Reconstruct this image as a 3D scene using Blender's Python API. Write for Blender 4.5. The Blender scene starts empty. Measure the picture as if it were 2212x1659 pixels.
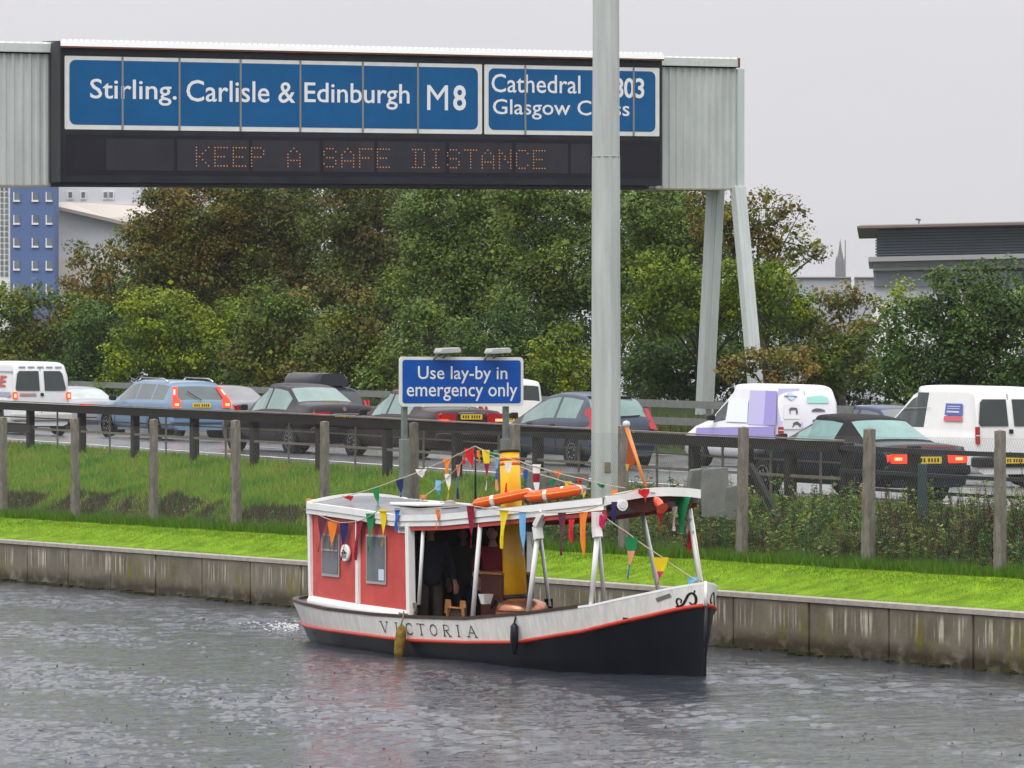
import bpy, bmesh, math, random
import numpy as np
from mathutils import Vector, Matrix

sc = bpy.context.scene
COL = sc.collection
# ------------------------------------------------------------------ camera, sky, sun, exposure
F = 9600.0            # focal length in units of a 2212 px wide picture
HC = 3.66             # height of the lens above the canal water
cam = bpy.data.cameras.new('camera'); camo = bpy.data.objects.new('camera', cam); COL.objects.link(camo)
cam.sensor_fit = 'HORIZONTAL'; cam.sensor_width = 36.0; cam.lens = 36.0 * F / 2212
cam.shift_y = 30.5 / 2212; cam.clip_start = 0.5; cam.clip_end = 6000
camo.location = (0, 0, HC); camo.rotation_euler = (math.pi / 2, 0, 0)
sc.camera = camo
SUN_EL, SUN_AZ = math.radians(50), math.radians(205)   # compass style azimuth, 0 = +Y
w = bpy.data.worlds.new('World'); sc.world = w; w.use_nodes = True
nt = w.node_tree; nt.nodes.clear()
wo = nt.nodes.new('ShaderNodeOutputWorld'); bg = nt.nodes.new('ShaderNodeBackground')
sky = nt.nodes.new('ShaderNodeTexSky'); sky.sky_type = 'NISHITA'; sky.sun_disc = False
sky.sun_elevation = SUN_EL; sky.sun_rotation = SUN_AZ
tc = nt.nodes.new('ShaderNodeTexCoord'); sep = nt.nodes.new('ShaderNodeSeparateXYZ')
nt.links.new(tc.outputs['Generated'], sep.inputs[0])
rmp = nt.nodes.new('ShaderNodeValToRGB')        # overcast cloud deck, brighter towards the zenith
cr = rmp.color_ramp
cr.elements[0].position = 0.0; cr.elements[0].color = (.655, .65, .68, 1)
cr.elements[1].position = 1.0; cr.elements[1].color = (2.3, 2.3, 2.36, 1)
e = cr.elements.new(0.10); e.color = (.79, .775, .81, 1)
e = cr.elements.new(0.4); e.color = (1.35, 1.34, 1.38, 1)
nt.links.new(sep.outputs[2], rmp.inputs[0])
hs = nt.nodes.new('ShaderNodeHueSaturation'); hs.inputs['Saturation'].default_value = 0.12; hs.inputs['Value'].default_value = .1
nt.links.new(sky.outputs[0], hs.inputs['Color'])
mx = nt.nodes.new('ShaderNodeMix'); mx.data_type = 'RGBA'; mx.inputs[0].default_value = 0.06
cn = nt.nodes.new('ShaderNodeTexNoise'); cn.inputs['Scale'].default_value = 2.4; cn.inputs['Detail'].default_value = 5; cmp_ = nt.nodes.new('ShaderNodeMapping'); cmp_.inputs['Scale'].default_value = (1, 1, 3.5)
nt.links.new(tc.outputs['Generated'], cmp_.inputs[0]); nt.links.new(cmp_.outputs[0], cn.inputs[0])
cmr = nt.nodes.new('ShaderNodeMapRange'); cmr.inputs[1].default_value = .3; cmr.inputs[2].default_value = .7; cmr.inputs[3].default_value = .965; cmr.inputs[4].default_value = 1.035; nt.links.new(cn.outputs[0], cmr.inputs[0])
cvm = nt.nodes.new('ShaderNodeVectorMath'); cvm.operation = 'SCALE'; nt.links.new(rmp.outputs[0], cvm.inputs[0]); nt.links.new(cmr.outputs[0], cvm.inputs['Scale'])
nt.links.new(cvm.outputs[0], mx.inputs[6]); nt.links.new(hs.outputs[0], mx.inputs[7])
nt.links.new(mx.outputs[2], bg.inputs['Color']); bg.inputs['Strength'].default_value = 1.0
nt.links.new(bg.outputs[0], wo.inputs['Surface'])
sun = bpy.data.lights.new('sun', 'SUN'); suno = bpy.data.objects.new('sun', sun); COL.objects.link(suno)
sun.energy = 1.5; sun.angle = math.radians(40); sun.color = (1.0, .97, .93)
sd = Vector((math.sin(SUN_AZ) * math.cos(SUN_EL), math.cos(SUN_AZ) * math.cos(SUN_EL), math.sin(SUN_EL)))
suno.rotation_euler = sd.to_track_quat('Z', 'Y').to_euler(); suno.location = (0, -20, 60)
sc.view_settings.view_transform = 'Standard'; sc.view_settings.look = 'None'
sc.view_settings.exposure = 0.0; sc.view_settings.gamma = 1.0
try:
    sc.cycles.max_bounces = 8; sc.cycles.volume_bounces = 0; sc.cycles.transparent_max_bounces = 12
    sc.cycles.use_denoising = True
except Exception: pass

# ------------------------------------------------------------------ frames
TH = math.atan(5374 / F); S_, C_ = math.sin(TH), math.cos(TH)
# the land frame: x = t (away from the canal), y = s (along canal and road, going away to the left)
def L(t, s, z=0.0): return Vector((t * C_ - s * S_, t * S_ + s * C_, z))
def ut(u, t):
    k = (u - 1106) / F; d = t / (k * C_ + S_); return d * (C_ - k * S_), d
def zat(v, d): return HC - (v - 860) * d / F
def zroad(s, t): return 2.05 + .0163 * (s - 61.6) - .03 * max(0.0, min(t, 56) - 43.5)
def interp(x, t):
    if x <= t[0][0]: return t[0][1]
    for (a, b), (c, d) in zip(t, t[1:]):
        if x <= c: return b + (d - b) * (x - a) / (c - a)
    return t[-1][1]
def smooth(x): x = max(0, min(1, x)); return x * x * (3 - 2 * x)

# ------------------------------------------------------------------ materials
MATS = {}
def mat(name, col, rough=.6, metal=0., var=0., vs=8., bump=0., bs=30., coat=0., emit=None, es=1., spec=.22, stretch=None):
    if name in MATS: return MATS[name]
    m = bpy.data.materials.new(name); m.use_nodes = True; MATS[name] = m
    t = m.node_tree; b = t.nodes['Principled BSDF']
    b.inputs['Base Color'].default_value = (*col, 1); b.inputs['Roughness'].default_value = rough
    b.inputs['Metallic'].default_value = metal; b.inputs['Specular IOR Level'].default_value = spec
    if coat: b.inputs['Coat Weight'].default_value = coat; b.inputs['Coat Roughness'].default_value = .08
    if emit: b.inputs['Emission Color'].default_value = (*emit, 1); b.inputs['Emission Strength'].default_value = es
    if var or bump:
        tc = t.nodes.new('ShaderNodeTexCoord'); mp = t.nodes.new('ShaderNodeMapping')
        t.links.new(tc.outputs['Object'], mp.inputs['Vector'])
        if stretch: mp.inputs['Scale'].default_value = stretch
    if var:
        n = t.nodes.new('ShaderNodeTexNoise'); n.inputs['Scale'].default_value = vs; n.inputs['Detail'].default_value = 6; n.inputs['Roughness'].default_value = .65
        t.links.new(mp.outputs[0], n.inputs['Vector'])
        r = t.nodes.new('ShaderNodeValToRGB'); r.color_ramp.elements[0].position = .3; r.color_ramp.elements[1].position = .7
        r.color_ramp.elements[0].color = (*[c * (1 - var) for c in col], 1)
        r.color_ramp.elements[1].color = (*[min(1, c * (1 + var * .7)) for c in col], 1)
        t.links.new(n.outputs[0], r.inputs[0]); t.links.new(r.outputs[0], b.inputs['Base Color'])
    if bump:
        n2 = t.nodes.new('ShaderNodeTexNoise'); n2.inputs['Scale'].default_value = bs; n2.inputs['Detail'].default_value = 5
        t.links.new(mp.outputs[0], n2.inputs['Vector'])
        bp = t.nodes.new('ShaderNodeBump'); bp.inputs['Strength'].default_value = bump; bp.inputs['Distance'].default_value = .02
        t.links.new(n2.outputs[0], bp.inputs['Height']); t.links.new(bp.outputs[0], b.inputs['Normal'])
    return m
def leafmat(name, rough=.55, trans=.25):
    if name in MATS: return MATS[name]
    m = bpy.data.materials.new(name); m.use_nodes = True; MATS[name] = m
    t = m.node_tree; b = t.nodes['Principled BSDF']; o = t.nodes['Material Output']
    a = t.nodes.new('ShaderNodeAttribute'); a.attribute_name = 'Col'
    t.links.new(a.outputs['Color'], b.inputs['Base Color']); b.inputs['Roughness'].default_value = rough
    b.inputs['Specular IOR Level'].default_value = .18
    if trans:
        tr = t.nodes.new('ShaderNodeBsdfTranslucent'); t.links.new(a.outputs['Color'], tr.inputs['Color'])
        mxs = t.nodes.new('ShaderNodeMixShader'); mxs.inputs[0].default_value = trans
        t.links.new(b.outputs[0], mxs.inputs[1]); t.links.new(tr.outputs[0], mxs.inputs[2]); t.links.new(mxs.outputs[0], o.inputs['Surface'])
    return m

# ------------------------------------------------------------------ mesh helpers
class MB:
    def __init__(s): s.v = []; s.f = []; s.m = []; s.sm = []
    def face(s, pts, mi=0, sm=False):
        i = len(s.v); s.v += [tuple(p) for p in pts]; s.f.append(tuple(range(i, i + len(pts)))); s.m.append(mi); s.sm.append(sm); return s
    def box(s, c, d, rz=0., mi=0, M=None, taper=1.):
        x, y, z = [k / 2 for k in d]; P = []
        for sz in (-1, 1):
            k = taper if sz > 0 else 1
            for sx, sy in ((-1, -1), (1, -1), (1, 1), (-1, 1)):
                p = Vector((sx * x * k, sy * y * k, sz * z))
                if M: p = M @ p
                if rz: p = Matrix.Rotation(rz, 3, 'Z') @ p
                P.append(tuple(p + Vector(c)))
        i = len(s.v); s.v += P
        for q in ((3, 2, 1, 0), (4, 5, 6, 7), (0, 1, 5, 4), (1, 2, 6, 5), (2, 3, 7, 6), (3, 0, 4, 7)):
            s.f.append(tuple(i + k for k in q)); s.m.append(mi); s.sm.append(False)
        return s
    def bar(s, a, b, w, h=None, mi=0, up=(0, 0, 1)):
        h = h or w; a = Vector(a); b = Vector(b); d = (b - a).normalized(); u = Vector(up)
        if abs(d.dot(u)) > .98: u = Vector((1, 0, 0))
        x = d.cross(u).normalized(); y = x.cross(d); i = len(s.v)
        for p in (a, b):
            for sx, sy in ((-1, -1), (1, -1), (1, 1), (-1, 1)): s.v.append(tuple(p + x * sx * w / 2 + y * sy * h / 2))
        for q in ((3, 2, 1, 0), (4, 5, 6, 7), (0, 1, 5, 4), (1, 2, 6, 5), (2, 3, 7, 6), (3, 0, 4, 7)):
            s.f.append(tuple(i + k for k in q)); s.m.append(mi); s.sm.append(False)
        return s
    def tube(s, pts, r, n=8, mi=0, cap=True):
        pts = [Vector(p) for p in pts]; R = r if isinstance(r, (list, tuple)) else [r] * len(pts); i0 = len(s.v); prev = None
        for k, p in enumerate(pts):
            d = (pts[min(k + 1, len(pts) - 1)] - pts[max(k - 1, 0)]).normalized()
            u = Vector((0, 0, 1)) if abs(d.z) < .95 else Vector((1, 0, 0))
            if prev is not None: x = (prev - d * prev.dot(d)).normalized()
            else: x = d.cross(u).normalized()
            prev = x; y = d.cross(x)
            for j in range(n):
                a = 2 * math.pi * j / n; s.v.append(tuple(p + (x * math.cos(a) + y * math.sin(a)) * R[k]))
        for k in range(len(pts) - 1):
            for j in range(n):
                a = i0 + k * n + j; b = i0 + k * n + (j + 1) % n
                s.f.append((a, b, b + n, a + n)); s.m.append(mi); s.sm.append(n > 5)
        if cap:
            s.f.append(tuple(i0 + j for j in reversed(range(n)))); s.m.append(mi); s.sm.append(False)
            e = i0 + (len(pts) - 1) * n; s.f.append(tuple(e + j for j in range(n))); s.m.append(mi); s.sm.append(False)
        return s
    def lathe(s, prof, n=24, M=None, mi=0, sm=True):       # prof: (r, z)
        i0 = len(s.v)
        for r, z in prof:
            for j in range(n):
                a = 2 * math.pi * j / n; p = Vector((r * math.cos(a), r * math.sin(a), z))
                s.v.append(tuple(M @ p if M else p))
        for k in range(len(prof) - 1):
            for j in range(n):
                a = i0 + k * n + j; b = i0 + k * n + (j + 1) % n
                s.f.append((a, b, b + n, a + n)); s.m.append(mi); s.sm.append(sm)
        s.f.append(tuple(i0 + j for j in reversed(range(n)))); s.m.append(mi); s.sm.append(False)
        e = i0 + (len(prof) - 1) * n; s.f.append(tuple(e + j for j in range(n))); s.m.append(mi); s.sm.append(False)
        return s
    def prism(s, pts, d, mi=0):                            # polygon pts (3d) extruded by vector d
        d = Vector(d); a = [Vector(p) for p in pts]; n = len(a); i = len(s.v)
        s.v += [tuple(p) for p in a] + [tuple(p + d) for p in a]
        s.f.append(tuple(i + k for k in reversed(range(n)))); s.f.append(tuple(i + n + k for k in range(n)))
        s.m += [mi, mi]; s.sm += [False, False]
        for k in range(n):
            q = (k + 1) % n; s.f.append((i + k, i + q, i + n + q, i + n + k)); s.m.append(mi); s.sm.append(False)
        return s
    def grid(s, rows, mi=0, sm=True, close=False):
        i0 = len(s.v); n = len(rows[0])
        for r in rows: s.v += [tuple(p) for p in r]
        for k in range(len(rows) - 1):
            for j in range(n if close else n - 1):
                q = (j + 1) % n
                s.f.append((i0 + k * n + j, i0 + k * n + q, i0 + (k + 1) * n + q, i0 + (k + 1) * n + j)); s.m.append(mi); s.sm.append(sm)
        return s
    def build(s, name, mats, parent=None, merge=False, bevel=0):
        me = bpy.data.meshes.new(name); me.from_pydata(s.v, [], s.f)
        for m in (mats if isinstance(mats, (list, tuple)) else [mats]): me.materials.append(m)
        me.polygons.foreach_set('material_index', s.m); me.polygons.foreach_set('use_smooth', s.sm)
        if merge:
            bm = bmesh.new(); bm.from_mesh(me); bmesh.ops.remove_doubles(bm, verts=bm.verts, dist=1e-4)
            bmesh.ops.recalc_face_normals(bm, faces=bm.faces); bm.to_mesh(me); bm.free()
        me.update(); o = bpy.data.objects.new(name, me); COL.objects.link(o)
        if parent: o.parent = parent
        if bevel:
            b = o.modifiers.new('bevel', 'BEVEL'); b.width = bevel; b.segments = 2; b.limit_method = 'ANGLE'
        return o
def tag(o, label=None, cat=None, group=None, kind=None):
    if label: o['label'] = label
    if cat: o['category'] = cat
    if group: o['group'] = group
    if kind: o['kind'] = kind
    return o
def thing(name, label, cat, loc=(0, 0, 0), rz=0., group=None):
    o = bpy.data.objects.new(name, None); COL.objects.link(o); o.location = loc; o.rotation_euler = (0, 0, rz)
    o.empty_display_size = .3
    return tag(o, label, cat, group)
def np_mesh(name, V, Fq, mats, parent=None, col=None, smooth_=False, mi=None):
    V = np.asarray(V, np.float32); Fq = np.asarray(Fq, np.int32); k = Fq.shape[1]
    me = bpy.data.meshes.new(name); me.vertices.add(len(V)); me.vertices.foreach_set('co', V.ravel())
    me.loops.add(Fq.size); me.loops.foreach_set('vertex_index', Fq.ravel())
    me.polygons.add(len(Fq)); me.polygons.foreach_set('loop_start', np.arange(0, Fq.size, k, dtype=np.int32))
    me.polygons.foreach_set('loop_total', np.full(len(Fq), k, np.int32))
    if smooth_: me.polygons.foreach_set('use_smooth', np.ones(len(Fq), bool))
    for m in (mats if isinstance(mats, (list, tuple)) else [mats]): me.materials.append(m)
    if mi is not None: me.polygons.foreach_set('material_index', np.asarray(mi, np.int32))
    me.update(calc_edges=True)
    if col is not None:
        a = me.color_attributes.new('Col', 'FLOAT_COLOR', 'POINT')
        c = np.ones((len(V), 4), np.float32); c[:, :3] = col; a.data.foreach_set('color', c.ravel())
    me.validate(); o = bpy.data.objects.new(name, me); COL.objects.link(o)
    if parent: o.parent = parent
    return o
def text_mesh(s, bold=.0, spacing=1.):
    c = bpy.data.curves.new('lettering', 'FONT'); c.body = s; c.size = 1; c.offset = bold; c.space_character = spacing
    c.align_x = 'LEFT'; c.fill_mode = 'FRONT'; c.resolution_u = 3
    o = bpy.data.objects.new('lettering', c); COL.objects.link(o)
    dg = bpy.context.evaluated_depsgraph_get(); me = bpy.data.meshes.new_from_object(o.evaluated_get(dg))
    P = np.empty(len(me.vertices) * 3, np.float32); me.vertices.foreach_get('co', P); P = P.reshape(-1, 3)
    Fs = [tuple(p.vertices) for p in me.polygons]
    bpy.data.objects.remove(o); bpy.data.curves.remove(c); bpy.data.meshes.remove(me)
    return P, Fs
def lettering(s, x0, x1, z0, z1, fn, m, parent, name='lettering', bold=.02, spacing=1.):
    """text fitted to the box x0..x1, z0..z1 and laid by fn(x, z) -> 3d point"""
    P, Fs = text_mesh(s, bold, spacing)
    a = P.min(0); b = P.max(0)
    X = x0 + (P[:, 0] - a[0]) / (b[0] - a[0]) * (x1 - x0); Z = z0 + (P[:, 1] - a[1]) / (b[1] - a[1]) * (z1 - z0)
    me = bpy.data.meshes.new(name); me.from_pydata([tuple(fn(x, z)) for x, z in zip(X, Z)], [], Fs); me.materials.append(m)
    o = bpy.data.objects.new(name, me); COL.objects.link(o); o.parent = parent
    return o
def rrect(x0, x1, z0, z1, r, n=5):
    P = []
    for cx, cz, a0 in ((x1 - r, z1 - r, 0), (x0 + r, z1 - r, 90), (x0 + r, z0 + r, 180), (x1 - r, z0 + r, 270)):
        for k in range(n + 1):
            a = math.radians(a0 + 90 * k / n); P.append((cx + r * math.cos(a), cz + r * math.sin(a)))
    return P
R = random.Random(7); NR = np.random.default_rng(11)
# ------------------------------------------------------------------ terrain and road
def node_ground():
    m = bpy.data.materials.new('ground_soil_and_turf'); m.use_nodes = True; t = m.node_tree; b = t.nodes['Principled BSDF']
    a = t.nodes.new('ShaderNodeAttribute'); a.attribute_name = 'Col'
    n = t.nodes.new('ShaderNodeTexNoise'); n.inputs['Scale'].default_value = 3.; n.inputs['Detail'].default_value = 8
    tc = t.nodes.new('ShaderNodeTexCoord'); t.links.new(tc.outputs['Object'], n.inputs['Vector'])
    r = t.nodes.new('ShaderNodeMapRange'); r.inputs[1].default_value = .3; r.inputs[2].default_value = .7; r.inputs[3].default_value = .65; r.inputs[4].default_value = 1.3
    t.links.new(n.outputs[0], r.inputs[0])
    mu = t.nodes.new('ShaderNodeVectorMath'); mu.operation = 'SCALE'; t.links.new(a.outputs['Color'], mu.inputs[0]); t.links.new(r.outputs[0], mu.inputs['Scale'])
    t.links.new(mu.outputs[0], b.inputs['Base Color']); b.inputs['Roughness'].default_value = .9; b.inputs['Specular IOR Level'].default_value = .1
    bp = t.nodes.new('ShaderNodeBump'); bp.inputs['Distance'].default_value = .05; t.links.new(n.outputs[0], bp.inputs['Height']); t.links.new(bp.outputs[0], b.inputs['Normal'])
    return m
T_W = 34.74
FENCE_T, FENCE_Z = 36.6, 1.16
def tb(s): return 38.3 + (39.9 - 38.3) * (s - 53) / 44.     # the motorway barrier
def te(s): return tb(s) + .55                               # edge of the tarmac
def vnoise(x, y, seed=0):
    return (math.sin(x * 1.7 + seed) * math.cos(y * 2.3 + seed * 2) + math.sin(x * 3.9 + y * 2.1 + seed) * .5 + math.sin(x * 7.3 - y * 5.1 + seed) * .25) / 1.75
def scarp(s): return smooth((s - 66) / 9.)                   # the broken bank edge, strongest at the left
def zg(t, s):
    b = tb(s); zb = zroad(s, b) - .10
    if t <= 5.2: return 1.5
    if t < 34.8: return -1.6
    if t < FENCE_T + .15: return .795 + (FENCE_Z - .795) * smooth((t - 35.0) / 1.5)
    if t < b:
        q = (t - FENCE_T - .15) / (b - FENCE_T - .15); lin = FENCE_Z + (zb - FENCE_Z) * q
        k = scarp(s) * (.5 + .5 * vnoise(s * .35, 0, 3)); k = max(0, k)
        st = FENCE_Z + (zb - FENCE_Z) * (smooth(q / .22) * .42 + .58 * q if q < 1 else 1)
        return lin * (1 - k) + st * k + .05 * vnoise(s, t, 1) * math.sin(math.pi * min(1, q))
    if t < te(s): return zb + .06
    if t < 58.6: return zroad(s, t) - .03
    zf = zroad(s, 56)
    if t < 62: return zf + .35 * smooth((t - 58.6) / 2)
    z2 = zf + .35 + .75 * smooth((t - 62) / 8)
    far = 3.0
    k = smooth((t - 66) / 20); return z2 * (1 - k) + far * k
ts = [-1200, -400, -60, 0, 5.1, 5.3, 20, 34.5, 34.79, 34.82, 35.1, 35.5, 35.9, 36.3, 36.6] + [36.75 + .12 * i for i in range(32)] + [40.7, 41.2, 43.4, 46, 50, 54, 56, 58.5, 58.7, 59.4, 60, 61, 62, 64, 66, 70, 76, 90, 130, 220, 500, 1200]
ss = [-1200, -600, -300, -100, 0, 20] + [30 + .35 * i for i in range(260)] + [124, 130, 140, 160, 200, 300, 600, 1200]
V = []; CO = []
for s in ss:
    s2 = max(-60, min(s, 200))
    for t in ts:
        z = zg(t, s2); p = L(t, s, z); V.append(tuple(p))
        b_ = tb(s2)
        if t < 34.8: c = (.05, .05, .035)
        elif t < 36.35: c = (.14, .24, .010)
        elif t < b_:
            q = (t - 36.6) / (b_ - 36.6); g = vnoise(s * .6, t * 2, 5)
            c = (.08, .16, .015)
            if q < .36 and s > 62: c = (.085, .06, .035) if g > -.35 else (.04, .08, .015)
            elif g > .45: c = (.11, .12, .03)
        elif t > 58: c = (.035, .055, .018)
        else: c = (.06, .09, .03)
        CO.append(c)
n = len(ts); FQ = [(i * n + j, (i + 1) * n + j, (i + 1) * n + j + 1, i * n + j + 1) for i in range(len(ss) - 1) for j in range(n - 1)]
g = np_mesh('ground', V, FQ, node_ground(), col=np.array(CO), smooth_=True); tag(g, kind='structure', label='grassy bank and verge between canal and motorway')

def asphalt():
    m = bpy.data.materials.new('wet_asphalt'); m.use_nodes = True; t = m.node_tree; b = t.nodes['Principled BSDF']
    tc = t.nodes.new('ShaderNodeTexCoord')
    n = t.nodes.new('ShaderNodeTexNoise'); n.inputs['Scale'].default_value = .5; n.inputs['Detail'].default_value = 8
    mp = t.nodes.new('ShaderNodeMapping'); mp.inputs['Scale'].default_value = (3, .35, 1); mp.inputs['Rotation'].default_value = (0, 0, -TH)
    t.links.new(tc.outputs['Object'], mp.inputs[0]); t.links.new(mp.outputs[0], n.inputs[0])
    r = t.nodes.new('ShaderNodeValToRGB'); r.color_ramp.elements[0].position = .35; r.color_ramp.elements[1].position = .68
    r.color_ramp.elements[0].color = (.075, .077, .085, 1); r.color_ramp.elements[1].color = (.14, .14, .15, 1)
    t.links.new(n.outputs[0], r.inputs[0]); t.links.new(r.outputs[0], b.inputs['Base Color'])
    r2 = t.nodes.new('ShaderNodeMapRange'); r2.inputs[3].default_value = .10; r2.inputs[4].default_value = .34; t.links.new(n.outputs[0], r2.inputs[0]); t.links.new(r2.outputs[0], b.inputs['Roughness'])
    n2 = t.nodes.new('ShaderNodeTexNoise'); n2.inputs['Scale'].default_value = 60; t.links.new(tc.outputs['Object'], n2.inputs[0])
    bp = t.nodes.new('ShaderNodeBump'); bp.inputs['Strength'].default_value = .35; bp.inputs['Distance'].default_value = .01; t.links.new(n2.outputs[0], bp.inputs['Height']); t.links.new(bp.outputs[0], b.inputs['Normal'])
    return m
ASP = asphalt()
rows = []
for s in [-60, -20, 10] + list(range(20, 201, 3)):
    a = te(s); rows.append([L(t, s, zroad(s, t)) for t in (a, a + 2, 43.5, 48, 52, 56, 58.4)])
tag(MB().grid(rows, sm=False).build('road', ASP), 'wet grey motorway carriageway full of queueing traffic', kind='structure')
WL = mat('road_paint', (.62, .62, .6), .5, var=.25, vs=6)
mb = MB()
def stripe(t0f, w, s0, s1, st=2.):
    s = s0
    while s < s1:
        e_ = min(s + st, s1)
        mb.face([L(t0f(s) + dx, q, zroad(q, t0f(s) + dx) + .006) for dx, q in ((-w / 2, s), (w / 2, s), (w / 2, e_), (-w / 2, e_))]); s = e_
stripe(lambda s: te(s) + 1.35, .18, 20, 200)
for tl in (45.9, 50.1, 54.3):
    s = 20
    while s < 190: stripe(lambda q: tl, .13, s, s + 3); s += 9
stripe(lambda s: 58.1, .15, 20, 190)
tag(mb.build('road_markings', WL), 'white edge line and lane dashes painted on the carriageway', kind='structure')

# ------------------------------------------------------------------ water
def watermat():
    m = bpy.data.materials.new('canal_water'); m.use_nodes = True; t = m.node_tree; b = t.nodes['Principled BSDF']
    b.inputs['Base Color'].default_value = (.036, .042, .055, 1); b.inputs['Roughness'].default_value = .03; b.inputs['IOR'].default_value = 1.333
    tc = t.nodes.new('ShaderNodeTexCoord')
    mp = t.nodes.new('ShaderNodeMapping'); mp.inputs['Scale'].default_value = (1, 1.3, 1); t.links.new(tc.outputs['Object'], mp.inputs[0])
    n = t.nodes.new('ShaderNodeTexNoise'); n.inputs['Scale'].default_value = 6.5; n.inputs['Detail'].default_value = 6; n.inputs['Roughness'].default_value = .6
    t.links.new(mp.outputs[0], n.inputs[0])
    bp = t.nodes.new('ShaderNodeBump'); bp.inputs['Strength'].default_value = .8; bp.inputs['Distance'].default_value = .022
    t.links.new(n.outputs[0], bp.inputs['Height'])
    v = t.nodes.new('ShaderNodeTexVoronoi'); v.inputs['Scale'].default_value = 2.6; t.links.new(tc.outputs['Object'], v.inputs['Vector'])   # rain drops
    r = t.nodes.new('ShaderNodeValToRGB'); r.color_ramp.elements[0].position = .0; r.color_ramp.elements[0].color = (1, 1, 1, 1); r.color_ramp.elements[1].position = .13; r.color_ramp.elements[1].color = (0, 0, 0, 1)
    t.links.new(v.outputs['Distance'], r.inputs[0])
    bp2 = t.nodes.new('ShaderNodeBump'); bp2.inputs['Strength'].default_value = 1.; bp2.inputs['Distance'].default_value = .035
    t.links.new(r.outputs[0], bp2.inputs['Height']); t.links.new(bp.outputs[0], bp2.inputs['Normal']); t.links.new(bp2.outputs[0], b.inputs['Normal'])
    return m
def water_h(T, Sg):
    h = np.zeros_like(T); g = np.random.default_rng(5)
    X = T * C_ - Sg * S_; Y = T * S_ + Sg * C_
    env = .75 + .5 * np.sin(X * .55 + 1.3 * np.sin(Y * .21)) * np.sin(Y * .33 + 1.1 * np.sin(X * .3) + .6) + .3 * np.sin(X * 1.3 + Y * .7)
    env = np.clip(env, .35, 1.3)
    for i in range(30):
        lam = .22 * (1.115 ** i) * .9; a = g.uniform(-1.15, 1.15) + math.pi / 2 + .2
        k = 2 * math.pi / lam; sl = .064 if lam < .55 else (.024 if lam < 1.1 else .009); ph = g.uniform(0, 6.28)
        h += sl / k * np.sin(k * (X * math.cos(a) + Y * math.sin(a)) + ph + 1.5 * np.sin(X * .8 * g.uniform(.5, 1.5) + Y * .5))
    return h * env * .95
s0, s1, t0, t1 = 30., 92., 13., T_W + .06
sa = np.arange(s0, s1 + .01, .085); ta = np.linspace(t0, t1, 256)
Sg, Tg = np.meshgrid(sa, ta, indexing='ij')
fade = np.clip(np.minimum(Sg - s0, s1 - Sg) / 3, 0, 1) * np.clip((Tg - t0) / 3, 0, 1)
Hh = water_h(Tg, Sg) * fade
X = Tg * C_ - Sg * S_; Y = Tg * S_ + Sg * C_
V = np.stack([X, Y, Hh], -1).reshape(-1, 3); ns, ntt = Sg.shape
idx = np.arange(ns * ntt).reshape(ns, ntt)
Fq = np.stack([idx[:-1, :-1], idx[1:, :-1], idx[1:, 1:], idx[:-1, 1:]], -1).reshape(-1, 4)
ex = []; fe = []
def quad(ta_, tb_, sa_, sb_):
    i = len(V) + len(ex); ex.extend([tuple(L(ta_, sa_, 0)), tuple(L(ta_, sb_, 0)), tuple(L(tb_, sb_, 0)), tuple(L(tb_, sa_, 0))]); fe.append((i, i + 1, i + 2, i + 3))
quad(5.15, t1, -400, s0); quad(5.15, t1, s1, 600); quad(5.15, t0, s0, s1)
wt = np_mesh('water', np.concatenate([V, np.array(ex)]), np.concatenate([Fq, np.array(fe)]), watermat(), smooth_=True)
tag(wt, 'grey rippled canal water speckled by rain', kind='structure')

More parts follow.
